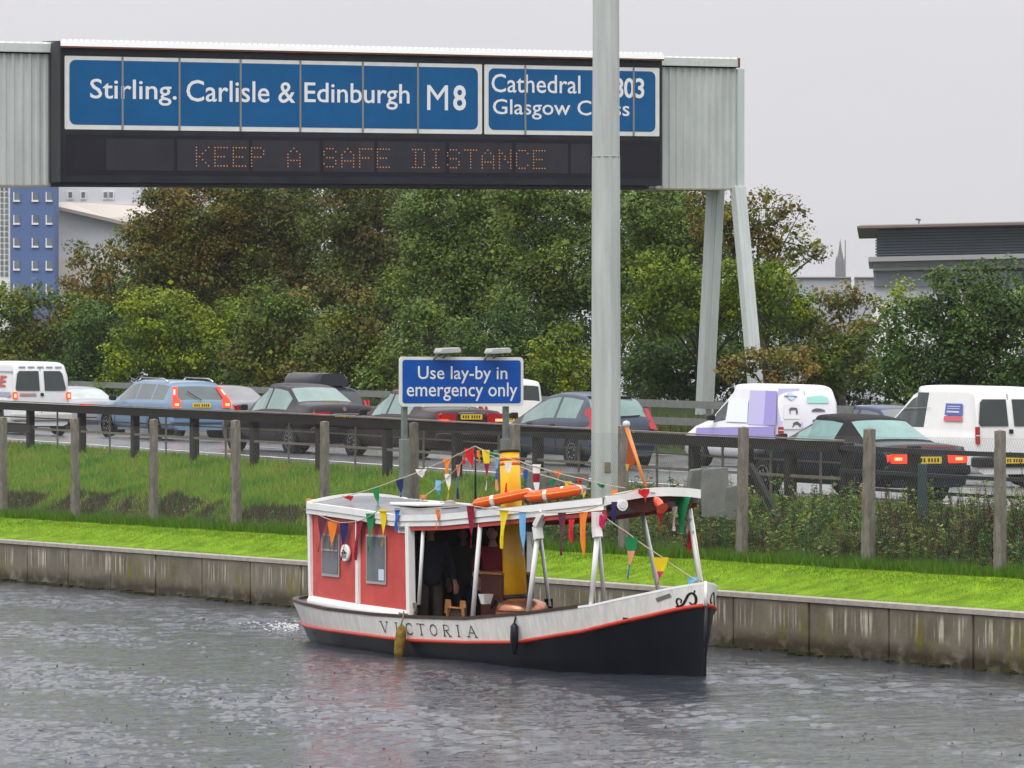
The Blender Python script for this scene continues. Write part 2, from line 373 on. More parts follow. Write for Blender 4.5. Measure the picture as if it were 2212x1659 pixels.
# ------------------------------------------------------------------ canal wall
def wallmat():
    m = bpy.data.materials.new('stained_concrete'); m.use_nodes = True; t = m.node_tree; b = t.nodes['Principled BSDF']; N = t.nodes.new; K = t.links.new
    g = N('ShaderNodeNewGeometry'); vr = N('ShaderNodeVectorRotate'); vr.rotation_type = 'Z_AXIS'; vr.inputs['Angle'].default_value = -TH; K(g.outputs['Position'], vr.inputs['Vector'])
    def noise(sx, sz, sc_, det=5):
        mp = N('ShaderNodeMapping'); mp.inputs['Scale'].default_value = (1, sx, sz); K(vr.outputs[0], mp.inputs[0])
        n = N('ShaderNodeTexNoise'); n.inputs['Scale'].default_value = sc_; n.inputs['Detail'].default_value = det; K(mp.outputs[0], n.inputs[0]); return n.outputs[0]
    def ramp(f, a, c, lo=(0, 0, 0), hi=(1, 1, 1)):
        r = N('ShaderNodeValToRGB'); r.color_ramp.elements[0].position = a; r.color_ramp.elements[0].color = (*lo, 1); r.color_ramp.elements[1].position = c; r.color_ramp.elements[1].color = (*hi, 1); K(f, r.inputs[0]); return r.outputs[0]
    def mix(f, a, c):
        x = N('ShaderNodeMix'); x.data_type = 'RGBA'; K(f, x.inputs[0])
        for v_, i in ((a, 6), (c, 7)):
            if isinstance(v_, tuple): x.inputs[i].default_value = (*v_, 1)
            else: K(v_, x.inputs[i])
        return x.outputs[2]
    def mul(a, c):
        x = N('ShaderNodeMath'); x.operation = 'MULTIPLY'; K(a, x.inputs[0]); K(c, x.inputs[1]); return x.outputs[0]
    sp = N('ShaderNodeSeparateXYZ'); K(g.outputs['Position'], sp.inputs[0]); z = sp.outputs[2]
    def zr(a, c_, d, e_):
        x = N('ShaderNodeMapRange'); x.inputs[1].default_value = a; x.inputs[2].default_value = c_; x.inputs[3].default_value = d; x.inputs[4].default_value = e_; K(z, x.inputs[0]); return x.outputs[0]
    base = ramp(noise(.8, .8, 2.2, 8), .3, .72, (.088, .078, .055), (.185, .165, .12))
    streak = ramp(noise(14, .7, 1.1, 3), .53, .64)
    pat = ramp(noise(1.3, .6, .8, 3), .42, .56)
    band = mul(zr(.28, .4, 0, 1), zr(.6, .72, 1, 0))
    c1 = mix(mul(mul(streak, pat), band), base, (.46, .43, .34))
    alg = mul(ramp(noise(6, 1.2, .8, 5), .44, .58), mul(ramp(noise(.7, .3, .9, 2), .47, .6), zr(.75, .35, .1, 1)))
    c2 = mix(alg, c1, (.14, .12, .006))
    low = mul(ramp(noise(2, 3, 1.6, 5), .3, .5), zr(.3, .12, 0, 1))
    c3 = mix(low, c2, (.030, .022, .006))
    K(c3, b.inputs['Base Color']); b.inputs['Roughness'].default_value = .6
    bp = N('ShaderNodeBump'); bp.inputs['Strength'].default_value = .4; bp.inputs['Distance'].default_value = .02; K(noise(3, 3, 5, 6), bp.inputs['Height']); K(bp.outputs[0], b.inputs['Normal'])
    return m
WM = wallmat()
cw = thing('canal_wall', 'stained concrete canal wall of upright panels below the bright grass strip', 'wall', L(T_W, 60, 0), TH)
COPE = mat('pale_coping', (.36, .33, .29), .6, var=.25, vs=5, bump=.3)
PL = 2.03
b0 = MB().box((.11, PL / 2, .02), (.22, PL - .055, 1.44)); b0 = b0.build('wall_panel', WM, cw, bevel=.012)
s_j = ut(147, T_W)[0] - 60                       # a measured joint
k0 = -16
for k in range(k0, 14):
    o = b0 if k == k0 else b0.copy()
    if o is not b0: COL.objects.link(o); o.parent = cw
    o.location = (R.uniform(-.008, .008), s_j + k * PL, 0)
for k in range(-5, 5):
    MB().box((.12, 3 * PL, .775), (.30, 6 * PL - .02, .065)).build('coping', COPE, cw).location = (0, s_j + k * 6 * PL, 0)
MB().box((.25, 0, .0), (.08, 80, 1.4)).build('backing', mat('dark_joint', (.02, .018, .012), .9), cw)
# floating weed and algae lying against the foot of the wall
mb = MB()
for i in range(420):
    s = R.uniform(31, 92); r_ = R.uniform(.015, .05)
    c = L(T_W - .06 - R.uniform(0, .12), s, .0 + R.uniform(-.01, .03)); mb.box(c, (r_ * 2, r_ * 4 * R.uniform(.5, 2), r_), rz=R.uniform(0, 3))
tag(mb.build('water_weed', mat('weed', (.03, .032, .008), .7, var=.4)), 'fringe of dark green weed along the foot of the canal wall', kind='stuff')
# ------------------------------------------------------------------ grass
GM = leafmat('grass_blades', .5, .3)
def blades(name, label, n, tf, smin, smax, hf, wf, colf, kindname='grass'):
    s = NR.uniform(smin, smax, n); q = NR.uniform(0, 1, n)
    V = np.zeros((n * 3, 3), np.float32); Cc = np.zeros((n * 3, 3), np.float32)
    for i in range(n):
        t = tf(s[i], q[i])
        if t is None: t = 35.2
        h = hf(s[i], t); w_ = wf; z = zg(t, s[i]) - .01; p = L(t, s[i], z)
        a = R.uniform(0, 6.28); le = R.uniform(0, .6) * h; a2 = R.uniform(0, 6.28)
        # blades face roughly across the canal so that they read from the bank
        dx = Vector((math.cos(a) * w_, math.sin(a) * w_ * .6, 0))
        V[3 * i] = p - dx; V[3 * i + 1] = p + dx; V[3 * i + 2] = p + Vector((math.cos(a2) * le, math.sin(a2) * le, h))
        c = colf(s[i], t); Cc[3 * i:3 * i + 3] = c
    o = np_mesh(name, V, np.arange(n * 3).reshape(-1, 3), GM, col=Cc); tag(o, label, kind='stuff'); return o
def jit(c, a=.25):
    k = 1 + R.uniform(-a, a); return tuple(max(0, x * k * (1 + R.uniform(-.1, .1))) for x in c)
def lime(s, t):
    g = vnoise(s * .5, t * 2, 2)
    return jit((.17, .285, .010) if g > -.2 else (.13, .25, .012), .13) if R.random() > .03 else jit((.25, .25, .05))
blades('mown_grass', 'bright lime green mown grass strip along the top of the canal wall', 95000, lambda s, q: 35.03 + q * 1.35, 31, 90,
       lambda s, t: R.uniform(.012, .04), .008, lime)
def slopecol(s, t):
    g = vnoise(s * .6, t * 1.6, 5) + R.uniform(-.3, .3); r = R.random()
    if s > 64 and t < 37.55 and vnoise(s * .9, t * .5, 8) > -.1: return jit((.09, .065, .035) if R.random() < .6 else (.04, .07, .015), .4)
    if r < .06: return jit((.20, .17, .06))
    if g > .5: return jit((.26, .30, .045))
    if g < -.4: return jit((.09, .23, .014))
    return jit((.18, .31, .024), .25)
blades('bank_grass', 'rough green grass covering the sloping bank below the crash barrier', 120000,
       lambda s, q: (lambda a, b: a + (b - a) * q)(36.75, tb(s) + .45), 44, 108,
       lambda s, t: R.uniform(.05, .17), .014, slopecol)
def tuftcol(s, t): return jit((.08, .21, .012), .35) if R.random() > .22 else jit((.13, .11, .035), .3)
blades('fence_foot_grass', 'band of long dark tufted grass growing along the foot of the post fence', 85000,
       lambda s, q: 36.33 + .55 * q + .07 * vnoise(s * 1.4, 0, 6), 30, 92,
       lambda s, t: R.uniform(.05, .24) * (.85 + .5 * vnoise(s * 1.9, t * 3, 4)), .010, tuftcol)
# tall weeds between the fence and the road
def weeds(name, label, n, u0, u1, tmin, tmax, hmin, hmax, pal, leaf=.035):
    V = []; Fq_ = []; Cc = []
    for i in range(n):
        u = R.uniform(u0, u1); t = R.uniform(tmin, tmax); s = ut(u, t)[0]
        if t > te(s): continue
        z = zg(t, s); h = R.uniform(hmin, hmax) * (.85 + .5 * vnoise(s * .8, t * 1.5, 9)) * (1 + .35 * (R.random() < .12)); p = L(t, s, z)
        stem, leafc = pal[min(len(pal) - 1, int(R.random() ** 1.2 * len(pal)))]
        lean = Vector((R.uniform(-.25, .25), R.uniform(-.2, .2), 1)) * h
        i0 = len(V); w_ = .006
        for q_, wq in ((0, w_), (1, w_ * .4)):
            c = p + lean * q_; V += [c - Vector((wq, 0, 0)), c + Vector((wq, 0, 0))]; Cc += [stem, stem]
        Fq_.append((i0, i0 + 1, i0 + 3, i0 + 2))
        for k in range(int(h * 38)):
            q_ = R.uniform(.15, 1.02); c = p + lean * q_; a = R.uniform(0, 6.28); e_ = R.uniform(-.3, .8)
            d = Vector((math.cos(a), math.sin(a), e_)) * leaf * R.uniform(.7, 2.2) * (1.25 - .6 * q_)
            sd_ = Vector((-math.sin(a), math.cos(a), R.uniform(-.4, .4))) * leaf * R.uniform(.3, .6); i0 = len(V)
            V += [c, c + d * .5 + sd_, c + d, c + d * .5 - sd_]; cc = jit(leafc, .35); Cc += [cc] * 4; Fq_.append((i0, i0 + 1, i0 + 2, i0 + 3))
    o = np_mesh(name, [tuple(v) for v in V], Fq_, GM, col=np.array(Cc)); tag(o, label, kind='stuff'); return o
green = ((.06, .09, .02), (.10, .21, .03)); lightg = ((.12, .16, .03), (.24, .30, .045)); dkg = ((.04, .05, .02), (.05, .13, .035)); red = ((.06, .02, .015), (.075, .028, .022)); tan = ((.16, .13, .06), (.2, .17, .08))
weeds('tall_weeds', 'tall tangled green weeds behind the chain link fence', 2100, 1130, 2230, 36.72, 38.3, .25, .62, [green, lightg, green, dkg, lightg, tan, red], .052)
weeds('dock_stalks', 'dark red seeding dock stalks at the right end of the verge', 300, 1900, 2230, 36.9, 38.0, .4, .8, [red, red, dkg], .03)
weeds('low_weeds', 'low leafy weeds along the foot of the bank at the left', 260, 0, 1130, 36.6, 37.2, .12, .3, [green, dkg, lightg, green], .035)

# ------------------------------------------------------------------ post and mesh fence
POSTM = mat('weathered_post', (.20, .18, .15), .85, var=.5, vs=7, bump=.7, bs=20, stretch=(3, 3, .8))
WIRE = mat('galvanised_wire', (.16, .17, .16), .5, metal=.3)
fe = thing('chain_link_fence', 'chain link fence on rough concrete posts along the bank', 'fence', L(FENCE_T, 60, FENCE_Z), TH)
def post_shape(h, w_, seed):
    rr = random.Random(seed); pr = []
    prof = []
    n = 12; rows = []
    for k in range(n + 1):
        q = k / n; cx = rr.uniform(-.006, .006); cy = rr.uniform(-.006, .006); ww = w_ * (1.12 - .2 * q) / 2
        rows.append([(cx + ww * a * (1 + rr.uniform(-.06, .06)), cy + ww * b * (1 + rr.uniform(-.06, .06)), -.25 + q * (h + .25)) for a, b in
                     ((-1, -.7), (-.7, -1), (.7, -1), (1, -.7), (1, .7), (.7, 1), (-.7, 1), (-1, .7))])
    m = MB().grid(rows, close=True, sm=False); i = len(m.v) - 8
    m.v.append((0, 0, h + .02)); c = len(m.v) - 1
    for j in range(8): m.f.append((i + j, i + (j + 1) % 8, c)); m.m.append(0); m.sm.append(False)
    return m
fposts = [5, 163, 332, 510, 700, 895, 1110, 1348, 1602, 1875, 2160, 2460]
for i, u in enumerate(fposts):
    s, d = ut(u, FENCE_T); zt = zat(902 + u * .0135, d); base = zg(FENCE_T, s)
    o = post_shape(zt - base, .145 if i % 3 else .16, i).build('post', POSTM, fe); o.location = (0, s - 60, base - FENCE_Z)
    o.rotation_euler = (R.uniform(-.012, .012), R.uniform(-.012, .012), R.uniform(-.2, .2))
# diamond mesh: two families of zig-zag wires drawn as straight diagonals
sa_, sb_ = ut(2290, FENCE_T)[0] - 60, ut(-60, FENCE_T)[0] - 60
fhh = 1.93; pitch = .062; run = fhh * .62
V = []; Fq_ = []; r_ = .0013
def wire(a, b):
    i = len(V); a = np.array(a); b = np.array(b); d = (b - a) / np.linalg.norm(b - a); sx = np.cross(d, (1, 0, 0)); sx /= np.linalg.norm(sx)
    for p in (a, b):
        for o_ in ((r_, 0), (-.5 * r_, .87 * r_), (-.5 * r_, -.87 * r_)): V.append(p + np.array((o_[0], 0, 0)) + sx * o_[1])
    Fq_.extend([(i, i + 1, i + 4, i + 3), (i + 1, i + 2, i + 5, i + 4), (i + 2, i, i + 3, i + 5)])
k = sa_ - run
while k < sb_:
    for sg in (1, -1):
        a0, b0_ = (k, k + run) if sg > 0 else (k + run, k)
        wire((-.085, a0, -.02), (-.085 + .004 * sg, b0_, fhh))
    k += pitch
for z_ in (.05, 1.0, fhh):
    s = sa_
    while s < sb_: wire((-.085, s, z_), (-.085, s + 3, z_)); s += 3
np_mesh('wire_mesh', V, Fq_, WIRE, parent=fe)

# ------------------------------------------------------------------ crash barrier on timber posts
DARKW = mat('dark_wet_timber', (.024, .021, .018), .55, var=.5, vs=5, bump=.4, stretch=(4, 4, .7))
RAILM = mat('weathered_rail', (.018, .015, .013), .6, var=.45, vs=4, bump=.3, stretch=(3, .5, 3))
RAILT = mat('rail_top', (.20, .175, .15), .6, var=.3, vs=5)
THINM = mat('barrier_rod', (.15, .13, .105), .55, var=.3)
GSTEEL = mat('dark_green_steel', (.018, .022, .022), .4)
br = thing('crash_barrier', 'long dark wooden crash barrier in front of the traffic', 'barrier', L(39, 60, 2.), TH)
def bl(t, s, z): return (t - 39, s - 60, z - 2.)
bposts = [-60, 64, 175, 290, 418, 548, 690, 835, 985, 1160, 1330, 1498, 1612, 1705, 1828, 1972, 2130, 2300]
def ub(u):
    s = 75.
    for _ in range(30): s = .5 * s + .5 * ut(u, tb(s))[0]
    return s
zr_top = [(53.3, 2.93), (63.4, 3.075), (77.9, 3.345), (95.3, 3.60), (110, 3.78)]
bs_ = [ub(u) for u in bposts]
for i, s in enumerate(bs_[:16]):
    t = tb(s); base = zg(t - .05, s); top = interp(s, zr_top)
    m = MB().box((0, 0, (top - base) / 2 - .2), (.15, .17, top - base + .36 - .03))
    o = m.build('post', DARKW, br, bevel=.012); o.location = bl(t + .02, s, base); o.rotation_euler = (0, 0, R.uniform(-.05, .05))
for a, b in zip(bs_[:-1], bs_[1:]):
    steel = b < bs_[14] - .1
    za, zb_ = interp(a, zr_top), interp(b, zr_top)
    pa, pb = Vector(bl(tb(a) - .11, a - .0, za - .11)), Vector(bl(tb(b) - .11, b + .004, zb_ - .11))
    if steel:
        MB().bar(pa, pb, .06, .075).build('rail', GSTEEL, br); MB().bar(pa - Vector((0, 0, .36)), pb - Vector((0, 0, .36)), .06, .06).build('lower_rail', GSTEEL, br); MB().bar(pa - Vector((0, 0, .62)), pb - Vector((0, 0, .62)), .05, .05).build('lower_rail', GSTEEL, br); continue
    MB().bar(pa, pb, .09, .17).build('rail', RAILM, br)
    MB().bar(pa + Vector((.01, 0, .112)), pb + Vector((.01, 0, .112)), .15, .022).build('rail_cap', RAILT, br)
    for dz in (.60,):
        MB().bar(Vector(bl(tb(a) - .02, a, za - dz)), Vector(bl(tb(b) - .02, b, zb_ - dz)), .04, .045).build('lower_rail', THINM, br)
    m = MB().bar(Vector(bl(tb(a) + .10, a, za - .36)), Vector(bl(tb(b) + .10, b, zb_ - .36)), .02, .03)
    m.build('lower_rail', THINM, br)
    for q in (.5,):
        s = a + (b - a) * q; z_ = interp(s, zr_top); g_ = zg(tb(s), s)
        MB().box(bl(tb(s) + .06, s, (z_ - .05 + g_) / 2), (.03, .035, z_ - .05 - g_)).build('stake', THINM, br)
# rough growth on the far verge
blades('verge_growth', 'rough dark growth along the far verge behind the traffic', 26000, lambda s, q: 59.2 + q * 5, 62, 150,
       lambda s, t: R.uniform(.15, .55), .03, lambda s, t: jit(R.choice([(.07, .11, .02), (.11, .12, .03), (.05, .08, .02), (.14, .12, .05)]), .3))
# the short second board at the far left end
m = MB().bar(bl(tb(bs_[0]) - .1, bs_[0], 3.02), bl(tb(bs_[1]) - .1, bs_[1] - .35, 2.97), .07, .22); m.build('rail', RAILM, br)

# broken concrete slabs leaning behind the fence, and a kerb fragment
CONC = mat('old_concrete', (.17, .175, .165), .8, var=.25, vs=4, bump=.5)
def slab(u0, u1, vt, vb, t, th, rz, rx, label, pts=None):
    s, d = ut((u0 + u1) / 2, t); wd = (u1 - u0) * d / F; z0, z1 = zat(vb, d), zat(vt, d); h = z1 - z0
    pts = pts or [(-.5, 0), (.46, 0), (.5, .55), (.36, 1.0), (-.38, .95), (-.5, .6)]
    o = MB().prism([(a * wd, 0, b * h) for a, b in pts], (0, th, 0)).build('concrete_slab', CONC, bevel=.015)
    o.location = L(t, s, z0); o.rotation_euler = (rx, 0, rz); tag(o, label, 'concrete slab'); return o
slab(1512, 1582, 1008, 1118, 37.25, .12, .1, -.05, 'tall broken concrete slab standing upright behind the fence beside the boat canopy', [(-.42, 0), (.42, 0), (.5, .32), (.42, .45), (.38, 1.0), (-.4, .94), (-.46, .5)])
slab(1486, 1522, 1012, 1085, 37.7, .12, .45, .1, 'darker concrete slab leaning behind the tall broken slab')
slab(1566, 1598, 1048, 1125, 36.95, .1, -.3, .12, 'small mossy concrete fragment beside the tall broken slab')
slab(1138, 1272, 1018, 1062, 37.9, .5, .0, .0, 'low grey concrete block lying behind the orange lifebuoys', [(-.5, 0), (.5, 0), (.5, .9), (-.48, 1.0)])
# post of dark green steel and a leaning timber brace
s, d = ut(1993, 37.9); g_ = zg(37.9, s)
tag(MB().box((0, 0, .5), (.13, .13, 1.05)).build('steel_post', mat('green_steel', (.035, .055, .06), .45), bevel=.01), 'short dark green steel post beside the crash barrier', 'post').location = L(37.9, s, g_)
s, d = ut(1642, 37.6); g_ = zg(37.6, s)
o = MB().bar((0, .0, 1.05), (0, -1.0, .05), .08, .1).build('timber_brace', DARKW); tag(o, 'dark timber brace leaning against the barrier behind the fence', 'brace'); o.location = L(37.6, s + .3, g_); o.rotation_euler = (0, 0, TH)

# ------------------------------------------------------------------ far side barrier
FARM = mat('grey_galvanised', (.19, .20, .19), .5, metal=.2, var=.2)
fb = thing('motorway_barrier', 'grey twin rail barrier along the far edge of the motorway', 'barrier', L(60, 90, 2.4), TH)
for s in range(52, 190, 3):
    z = zroad(s, 56) + .3
    MB().box((0, 0, .45), (.1, .12, 1.0)).build('post', FARM, fb).location = (.08, s - 90, z - 2.4)
for hz in (.93, .48):
    for s in range(50, 190, 10):
        za, zb_ = zroad(s, 56) + .3, zroad(s + 10, 56) + .3
        MB().bar((0, s - 90, za - 2.4 + hz), (0, s - 80, zb_ - 2.4 + hz), .06, .19).build('rail', FARM, fb)

# ------------------------------------------------------------------ big lighting mast
s, d = ut(1309, 37.5); g_ = zg(37.5, s)
MASTM = mat('mast_paint', (.43, .455, .44), .45, var=.22, vs=1.6, bump=.1, stretch=(3, 3, .25))
ms = thing('lighting_mast', 'tall pale grey steel mast standing between fence and crash barrier', 'mast', L(37.5, s, g_), 0)
rr_ = [(0, .2475), (zat(337, d) - g_, .232)]
MB().lathe([(.2475, -.3), (.2475, .0), (.234, rr_[1][0])], 10, sm=False).build('lower_section', MASTM, ms)
z1 = rr_[1][0]
MB().lathe([(.228, z1), (.228, z1 + .012), (.20, 16)], 10, sm=False).build('upper_section', MASTM, ms)
MB().lathe([(.2365, z1 - .025), (.2365, z1 - .006)], 12).build('joint_band', mat('joint_grey', (.3, .31, .3), .5), ms)
MB().box((.02, -.25, 1.02), (.10, .03, .16)).build('fixing_plate', mat('rusty_plate', (.2, .16, .12), .7, var=.4), ms)

# ------------------------------------------------------------------ blue lay-by sign
SWHITE = mat('sign_white', (.66, .66, .64), .4, var=.08, vs=3)
LETW = mat('sign_letter', (.72, .73, .74), .4)
SBLUE = mat('sign_blue', (.003, .075, .36), .4, var=.12, vs=3)
GREY = mat('sign_post_grey', (.16, .18, .165), .5, var=.3, vs=4)
SIGT = 37.35
s, d = ut(998, SIGT); g_ = zg(SIGT, s)
sg = thing('roadside_sign', 'blue roadside sign reading Use lay-by in emergency only, on two grey posts', 'sign', L(SIGT, s, g_), TH)
k_ = F / d * .8865     # picture units per metre across the sign
wS = 270 / k_; zt, zb_ = zat(771, d) - g_, zat(878, d) - g_
MB().prism([(x, 0, z) for x, z in rrect(-wS / 2, wS / 2, zb_, zt, .07)], (0, .03, 0)).build('border_plate', SWHITE, sg)
e_ = .055
MB().prism([(x, -.004, z) for x, z in rrect(-wS / 2 + e_, wS / 2 - e_, zb_ + e_, zt - e_, .05)], (0, .003, 0)).build('blue_face', SBLUE, sg)
def su(u): return (u - 998) / k_
def sv(v): return zat(v, d) - g_
lettering('Use lay-by in', su(902), su(1097), sv(828.), sv(791), lambda x, z: (x, -.008, z), LETW, sg, bold=.006)
lettering('emergency only', su(878), su(1119), sv(866), sv(826), lambda x, z: (x, -.008, z), LETW, sg, bold=.006)
for u in (880, 1101):
    MB().box((0, 0, sv(800) / 2), (.095, .095, sv(800))).box((0, 0, sv(948) / 2), (.15, .15, sv(948))).build('post', GREY, sg, bevel=.015).location = (su(u), .12, 0)
for u in (957, 1067):
    o = thing('lamp', None, None); o.parent = sg; o.location = (su(u), -.15, sv(765)); del_ = None
    LAMPM = mat('lamp_housing', (.42, .43, .42), .4, var=.15)
    MB().prism([(x, -.14, z) for x, z in ((-.21, .03), (-.18, .10), (.17, .115), (.21, .07), (.2, .02), (-.2, .0))], (0, .26, 0)).build('housing', LAMPM, o, bevel=.015)
    MB().bar((-.16, .0, .03), (-.19, .16, -.10), .03).bar((.0, .0, .01), (.0, .17, -.06), .04).build('bracket', GREY, o)

# ------------------------------------------------------------------ sign gantry
G0 = Vector((6.3, 125., 0)); TILT = .0185
gz0 = 3.02
CLADM = mat('pale_cladding', (.46, .49, .475), .5, var=.16, vs=1.5, bump=.15, stretch=(1, 1, .3))
CLADG = mat('cladding_trim', (.52, .56, .53), .5, var=.1)
HOUS = mat('dark_housing', (.017, .019, .026), .5, var=.35, vs=1.5, stretch=(1, 1, .5))
BLK = mat('black_trim', (.012, .011, .018), .6); RUST = mat('rusty_edge', (.16, .06, .02), .7, var=.4)
CAPW = mat('white_roof_sheet', (.86, .86, .86), .3)
gn = thing('sign_gantry', 'wide motorway sign gantry clad in pale corrugated sheet', 'gantry', G0 + Vector((0, 0, gz0)), TH)
def gr(u, y=0.):      # picture column -> position along the gantry (plane offset y)
    k = (u - 1106) / F; x0 = G0.x - y * S_; y0 = G0.y + y * C_
    return (k * y0 - x0) / (C_ - k * S_)
def gz(v, u, y=0.):
    r = gr(u, y); d = G0.y + y * C_ + r * S_; return zat(v, d) - gz0
def gp(r, y, zl): return (r, y, zl + TILT * r)
YF = -.45             # front of the sign housing; the cladding plane is y = 0
zt_ = gz(128, 1430, YF) - TILT * gr(1430, YF); zbm = gz(401, 1430, YF) - TILT * gr(1430, YF)
rl, rr2 = gr(121, YF), gr(1430, YF)
def gbox(name, r0, r1, y0, y1, z0, z1, m, bev=0):
    mb = MB(); P = [gp(r, y, z) for z in (z0, z1) for r, y in ((r0, y0), (r1, y0), (r1, y1), (r0, y1))]
    mb.v = P; mb.f = [(3, 2, 1, 0), (4, 5, 6, 7), (0, 1, 5, 4), (1, 2, 6, 5), (2, 3, 7, 6), (3, 0, 4, 7)]; mb.m = [0] * 6; mb.sm = [False] * 6
    return mb.build(name, m, gn, bevel=bev)
gbox('sign_housing', rl, rr2, YF, -.02, zbm, zt_ - .03, HOUS)
gbox('bottom_tray', rl + .05, rr2 - .4, YF + .05, .1, zbm - .10, zbm - .002, BLK)
def corr(name, r0, r1, z0, z1, y, pit, amp, m, back=None):
    rows = [[], []]; r = r0; k = 0
    while r <= r1 + 1e-6:
        for dr, dy in ((0, 0), (pit * .32, 0), (pit * .45, amp), (pit * .87, amp)):
            q = min(r + dr, r1); rows[0].append(gp(q, y + dy, z0)); rows[1].append(gp(q, y + dy, z1))
        r += pit
    return MB().grid(rows, sm=False).build(name, m, gn)
zct, zcb = zt_ + .06, zbm - .09
rL0, rR1 = gr(-160), gr(1590)
for (a, b) in ((rL0, gr(124)), (gr(1416), rR1)):
    gbox('inner_box', a, b, .05, 1.3, zcb + .02, zct - .1, CLADG)
    corr('cladding_sheet', a, b, zcb + .03, zct - .24, 0., .235, .045, CLADM)
    gbox('bottom_trim', a, b, -.02, .04, zcb, zcb + .04, mat('ochre_trim', (.30, .27, .18), .6, var=.3))
    gbox('shadow_gap', a, b, .0, .05, zct - .24, zct - .2, BLK)
    gbox('top_flashing', a, b, -.10, 1.35, zct - .2, zct + .02, CLADG)
    corr('roof_sheet_edge', a, b, zct + .021, zct + .065, -.08, .235, .06, CAPW)
gbox('end_cap', gr(1590) + .003, gr(1594), -.12, 1.3, zct - .22, zct + .05, RUST)
gbox('inner_box', gr(124) + .01, gr(1416) - .01, .05, 1.3, zbm - .03, zct - .1, CLADG)
# bright white roof overhanging the signs
rows = []
for y, z in ((YF - .12, zt_ + .0), (YF - .10, zt_ + .13), (.6, zt_ + .20), (1.3, zt_ + .06)): rows.append([gp(q, y, z) for q in (rl + .08, rr2 - .0)])
MB().grid(rows, sm=False).build('roof_sheet', CAPW, gn)
corr('roof_sheet_edge', rl + .08, rr2 - .02, zt_ + .13, zt_ + .18, YF - .10, .16, .06, CAPW)
gbox('roof_edge', rl + .08, rr2, YF - .115, YF - .06, zt_ - .045, zt_ - .003, RUST)
gbox('housing_side', rl - .012, rl + .08, YF - .1, YF + .3, zbm, zt_ + .1, mat('dark_side', (.05, .05, .055), .6))
# the direction signs
GBLUE = mat('gantry_blue', (.0, .088, .245), .45, var=.12, vs=1.2)
DIV = mat('divider_grey', (.20, .21, .20), .5)
zS1, zS0 = gz(119.5, 139, YF) - TILT * gr(139, YF), gz(279, 139, YF) - TILT * gr(139, YF)
zS1 -= .01
def dsign(u0, u1, divs):
    r0, r1 = gr(u0, YF), gr(u1, YF); P = rrect(r0, r1, zS0, zS1, .03)
    o = MB().prism([gp(x, YF - .008, z) for x, z in P], (0, .006, 0)).build('direction_sign', SWHITE, gn)
    P = rrect(r0 + .13, r1 - .13, zS0 + .12, zS1 - .10, .17)
    MB().prism([gp(x, YF - .013, z) for x, z in P], (0, .004, 0)).build('blue_face', GBLUE, o)
    for u in divs:
        r = gr(u, YF); m = MB(); m.prism([gp(x, YF - .03, z) for x, z in ((r - .028, zS0), (r + .028, zS0), (r + .028, zS1), (r - .028, zS1))], (0, .012, 0)); m.build('divider', DIV, o)
    return o
d1 = dsign(139.5, 1041, (264, 387, 519, 648, 783, 902)); d2 = dsign(1046, 1424, (1134, 1368))
def glet(s_, u0, u1, v0, v1, o, bold=.02, sp=1.):
    um = (u0 + u1) / 2; r0, r1 = gr(u0, YF), gr(u1, YF)
    z0 = gz(v1, um, YF) - TILT * gr(um, YF); z1 = gz(v0, um, YF) - TILT * gr(um, YF)
    lettering(s_, r0, r1, z0, z1, lambda x, z: gp(x, YF - .020, z), LETW, o, bold=bold, spacing=sp)
glet('Stirling.', 194, 381, 171.5, 227.5, d1, .008); glet('Carlisle &', 402, 637, 174.5, 221, d1, .008); glet('Edinburgh', 657, 884, 180, 236, d1, .008)
glet('M', 922, 967, 184, 238, d1, .0); glet('8', 978, 1006, 184, 239, d1, .02)
glet('Cathedral', 1061, 1253, 161, 201, d2, .006); glet('Glasgow Cross', 1064, 1359, 216, 259, d2, .006)
glet('A803', 1290, 1391, 168, 212, d2, .02)
# message board
def gpan(name, u0, u1, v0a, v1a, y, m, par, um=None):
    um = um or (u0 + u1) / 2
    z1 = gz(v0a, um, YF) - TILT * gr(um, YF); z0 = gz(v1a, um, YF) - TILT * gr(um, YF)
    return MB().prism([gp(x, y, z) for x, z in ((gr(u0, YF), z0), (gr(u1, YF), z0), (gr(u1, YF), z1), (gr(u0, YF), z1))], (0, .004, 0)).build(name, m, par)
PANM = mat('led_panel', (.028, .027, .036), .35, var=.25, vs=1.5, stretch=(1, 1, .4)); FRM = mat('led_frame', (.010, .009, .014), .5)
mbd = gpan('message_board', 142, 1424, 297, 381, YF - .006, FRM, gn, 780)
for a, b in ((229, 375), (383, 537), (545, 690), (698, 808), (816, 962), (970, 1106), (1114, 1226), (1233, 1275)): gpan('panel', a, b, 305.5, 371.5, YF - .010, PANM, mbd, 780)
gpan('panel', 160, 224, 305, 371, YF - .010, mat('led_blank', (.012, .011, .018), .5), mbd, 780); gpan('panel', 1340, 1418, 307, 371, YF - .010, mat('led_blank', (.012, .011, .018), .5), mbd, 780)
FONT = {'K': '1000110010101001100010100100101 0001', 'E': '11111 10000 10000 11110 10000 10000 11111', 'P': '11110 10001 10001 11110 10000 10000 10000',
        'A': '00100 01010 10001 10001 11111 10001 10001', 'S': '01110 10001 10000 01110 00001 10001 01110', 'F': '11111 10000 10000 11110 10000 10000 10000',
        'D': '11110 01001 01001 01001 01001 01001 11110', 'I': '01110 00100 00100 00100 00100 00100 01110', 'T': '11111 00100 00100 00100 00100 00100 00100',
        'N': '10001 11001 10101 10101 10011 10001 10001', 'C': '01110 10001 10000 10000 10000 10001 01110'}
FONT['K'] = '10001 10010 10100 11000 10100 10010 10001'
LED = mat('amber_led', (.55, .25, .08), .4, emit=(1., .42, .12), es=.22)
